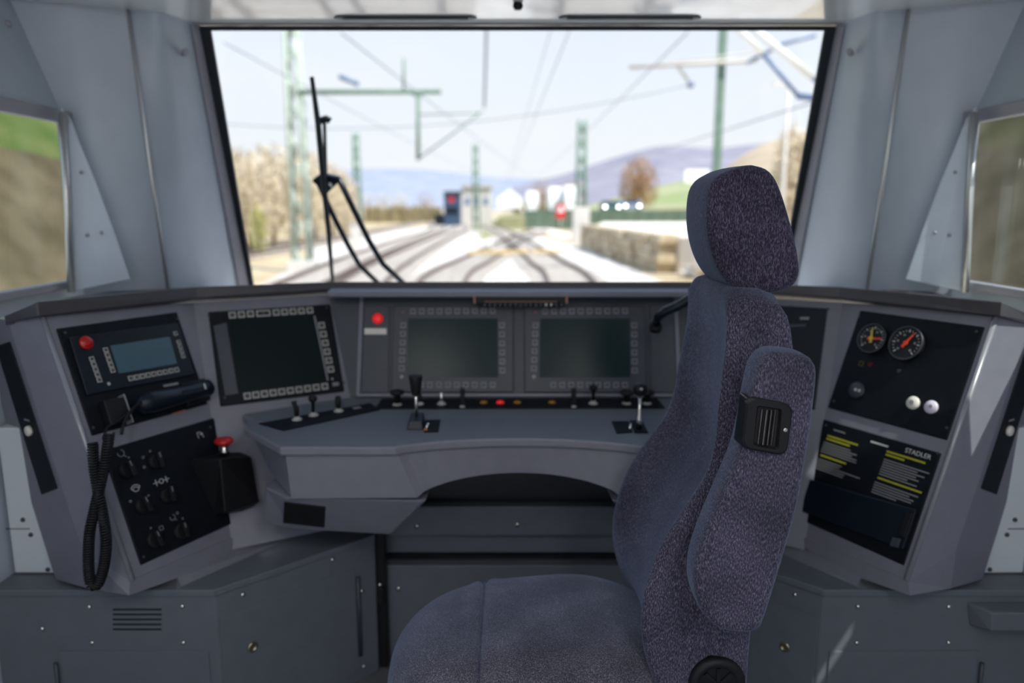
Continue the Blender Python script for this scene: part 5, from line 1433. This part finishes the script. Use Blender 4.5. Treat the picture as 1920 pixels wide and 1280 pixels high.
car(1130, 1166, 366, 99, mat('dark_green_car_paint', (.04, .10, .09), .3, coat=.5, noise=.05), 'dark green car with glowing glints as headlamps, left of its pair')
car(1168, 1205, 364, 99, mat('blue_grey_car_paint', (.20, .26, .36), .3, coat=.5, noise=.05), 'blue grey car with glowing glints as headlamps, right of its pair')
e_ = empty('yard_fence', V((5, 92, ZG)), 'long dark green fence between the sandy lot and the yard', 'fence')
for i in range(22):
    x_ = 1.6+i*1.6; mb = MB(); mb.box((x_, 92, (ZG+1.15)/2), (.10, .10, 1.15-ZG)); obj('post', mb, M_MASTD, e_, world=True)
mb = MB()
for i in range(17): mb.box((18.5, 92, ZG+.1+i*.135), (34, .04, .11))
obj('mesh_panel', mb, mat('dark_green_fence_wire', (.05, .10, .08), .6, noise=.1), e_, world=True)
e_ = empty('track_sign', og(1051, 432), 'red and white triangular track sign left of the tall green mast', 'sign')
Y = e_.location.y; mb = MB(); x_ = e_.location.x; zt_ = atY(1051, 395, Y).z; mb.tube([V((x_, Y, ZG)), V((x_, Y, zt_))], .06, 6); obj('pole', mb, M_CONC, e_, world=True)
h_ = 14/1400*Y
mb = MB(); c = V((x_, Y-.08, zt_)); mb.prism([c+V((-h_*.62, 0, -h_)), c+V((h_*.62, 0, -h_)), c+V((h_*.55, 0, h_*.9)), c+V((-h_*.55, 0, h_*.9))], (0, .04, 0)); obj('red_board', mb, M_RED, e_, world=True)
mb = MB(); c = V((x_, Y-.12, zt_)); mb.prism([c+V((-h_*.45, 0, -h_*.15)), c+V((h_*.45, 0, -h_*.15)), c+V((0, 0, h_*.7))], (0, .03, 0)); obj('white_triangle', mb, M_WH, e_, world=True)
e_ = empty('track_cabinet', og(668, 470), 'small pale trackside cabinet below the short mast', 'cabinet')
mb = MB(); p = e_.location; mb.box(p+V((0, 0, .8)), (.5, .5, 1.6)); obj('housing', mb, M_CONC, e_, world=True, bevel=.03)
mb = MB(); mb.box(p+V((0, 0, 1.65)), (.6, .6, .1)); obj('cap', mb, M_BTN, e_, world=True)
e_ = empty('yard_board', V((atY(1305, 400, 75).x, 75, ZG)), 'white board on a pole just behind the headrest left edge', 'board')
x_ = e_.location.x; mb = MB(); mb.tube([V((x_, 75, ZG)), V((x_, 75, atY(1305, 340, 75).z))], .08, 6); obj('pole', mb, M_CONC, e_, world=True)
mb = bx(1284, 1330, 318, 342, 74.8, .1); obj('panel', mb, M_WH, e_, world=True)

# white nose outside, unseen; lengthened to bounce sunlight up to the soffit
mb = MB(); mb.sheet([[V((x*1.4, 2.86, .90)) for x in (-1, -.5, 0, .5, 1)], [V((x*1.35, 5.2, .70-.05*abs(x))) for x in (-1, -.5, 0, .5, 1)], [V((x*1.2, 5.6, .35)) for x in (-1, -.5, 0, .5, 1)], [V((x*1.15, 5.75, -.6)) for x in (-1, -.5, 0, .5, 1)]]); struct('light_bounce_nose', mb, M_WH)

# windscreen wiper outside the glass
e_ = empty('windscreen_wiper', atY(700, 545, 2.85), 'black wiper with twin arms standing upright outside the left of the windscreen', 'wiper')
def wg(x, y, off=.05):
    r = ray(x, y); p = CAM+r*((wTL-CAM).dot(nrm)/r.dot(nrm)); return p-nrm*off
mb = MB(); mb.tube([wg(578, 153), wg(590, 240), wg(600, 340), wg(611, 450), wg(619, 545)], [.007, .010, .011, .009, .007], 6); obj('blade', mb, M_RUBBER, e_, world=True)
mb = MB(); mb.tube([wg(588, 240, .06), wg(604, 236, .07), wg(611, 241, .07)], .012, 8); mb.tube([wg(600, 244, .07), wg(603, 340, .07)], .006, 6); obj('blade_holder', mb, M_RUBBER, e_, world=True)
mb = MB(); mb.prism([wg(577, 352, .06), wg(595, 339, .06), wg(630, 347, .06), wg(626, 358, .06), wg(604, 380, .06)], -nrm*.02); obj('head_plate', mb, M_NAVY, e_, world=True, bevel=.003)
mb = MB(); mb.lathe([(.009, 0), (.009, .006), (0, .008)], wg(612, 359, .06), nrm, 14); obj('pivot_bolt', mb, M_STEEL, e_, world=True)
mb = MB(); mb.tube([wg(590, 360, .07), wg(612, 410, .07), wg(645, 475, .07), wg(668, 515, .07), wg(705, 550, .07)], .0095, 8); obj('arm', mb, M_NAVY, e_, world=True)
mb = MB(); mb.tube([wg(627, 352, .08), wg(650, 400, .08), wg(685, 470, .08), wg(712, 515, .08), wg(752, 552, .08)], .0105, 8); obj('arm', mb, M_NAVY, e_, world=True)

# ================================================================== LIGHT
W = bpy.data.worlds.new('sky'); S.world = W; W.use_nodes = True
nt = W.node_tree; nt.nodes.clear(); L = nt.links.new
out = nt.nodes.new('ShaderNodeOutputWorld'); bg = nt.nodes.new('ShaderNodeBackground')
tc = nt.nodes.new('ShaderNodeTexCoord'); sx = nt.nodes.new('ShaderNodeSeparateXYZ'); L(tc.outputs['Generated'], sx.inputs[0])
rp = nt.nodes.new('ShaderNodeValToRGB'); L(sx.outputs['Z'], rp.inputs['Fac']); e = rp.color_ramp.elements
e[0].position = 0; e[0].color = (.93, .94, .955, 1); e[1].position = .9; e[1].color = (.50, .76, 1.30, 1)
k = e.new(.16); k.color = (.86, .90, .97, 1); k = e.new(.30); k.color = (.76, .83, .96, 1)
nz = nt.nodes.new('ShaderNodeTexNoise'); nz.inputs['Scale'].default_value = 3.5; nz.inputs['Detail'].default_value = 5
mpn = nt.nodes.new('ShaderNodeMapping'); mpn.inputs['Scale'].default_value = (1, 1, 4); L(tc.outputs['Generated'], mpn.inputs['Vector']); L(mpn.outputs['Vector'], nz.inputs['Vector'])
cr = nt.nodes.new('ShaderNodeMapRange'); cr.inputs['From Min'].default_value = .5; cr.inputs['From Max'].default_value = .75; cr.inputs['To Max'].default_value = .5; L(nz.outputs['Fac'], cr.inputs['Value'])
mx = nt.nodes.new('ShaderNodeMixRGB'); L(cr.outputs['Result'], mx.inputs['Fac']); L(rp.outputs['Color'], mx.inputs[1]); mx.inputs[2].default_value = (.95, .95, .96, 1)
L(mx.outputs[0], bg.inputs['Color']); bg.inputs['Strength'].default_value = .80; L(bg.outputs[0], out.inputs['Surface'])
sd = bpy.data.lights.new('sun', 'SUN'); sd.energy = 4.9; sd.angle = rad(.6); sd.color = (1, .95, .87)
so = bpy.data.objects.new('sun', sd); COL.objects.link(so)
AZ, EL = 47, 54     # sun from behind right
dirv = V((-math.sin(rad(AZ))*math.cos(rad(EL)), math.cos(rad(AZ))*math.cos(rad(EL)), -math.sin(rad(EL))))
so.rotation_euler = dirv.to_track_quat('-Z', 'Y').to_euler()

# added fill light panels, overhead and unseen behind the camera
for x in (-.55, .55):
    e_ = empty('added_fill_panel', (x, -.3, ZCEIL), 'added flat white fill light panel on the %s side of the cab' % ('left' if x < 0 else 'right'), 'fill light', 'added fill lights')
    mb = MB(); mb.box((x, -.3, ZCEIL-.012), (.34, 1.1, .02)); obj('frame', mb, M_TRIM, e_, world=True)
    mb = MB(); mb.box((x, -.3, ZCEIL-.025), (.30, 1.05, .006)); obj('fill_panel_diffuser', mb, mat('fill_panel_glow', (1, .96, .94), .5, emit=6.5), e_, world=True)

vs = S.view_settings
vs.view_transform = 'Standard'; vs.look = 'None'; vs.gamma = 1.0; vs.exposure = 0.5; vs.use_curve_mapping = False
S.cycles.use_denoising = True
S.cycles.max_bounces = 8; S.cycles.transparent_max_bounces = 12; S.cycles.sample_clamp_indirect = 6
S.cycles.caustics_reflective = False; S.cycles.caustics_refractive = False
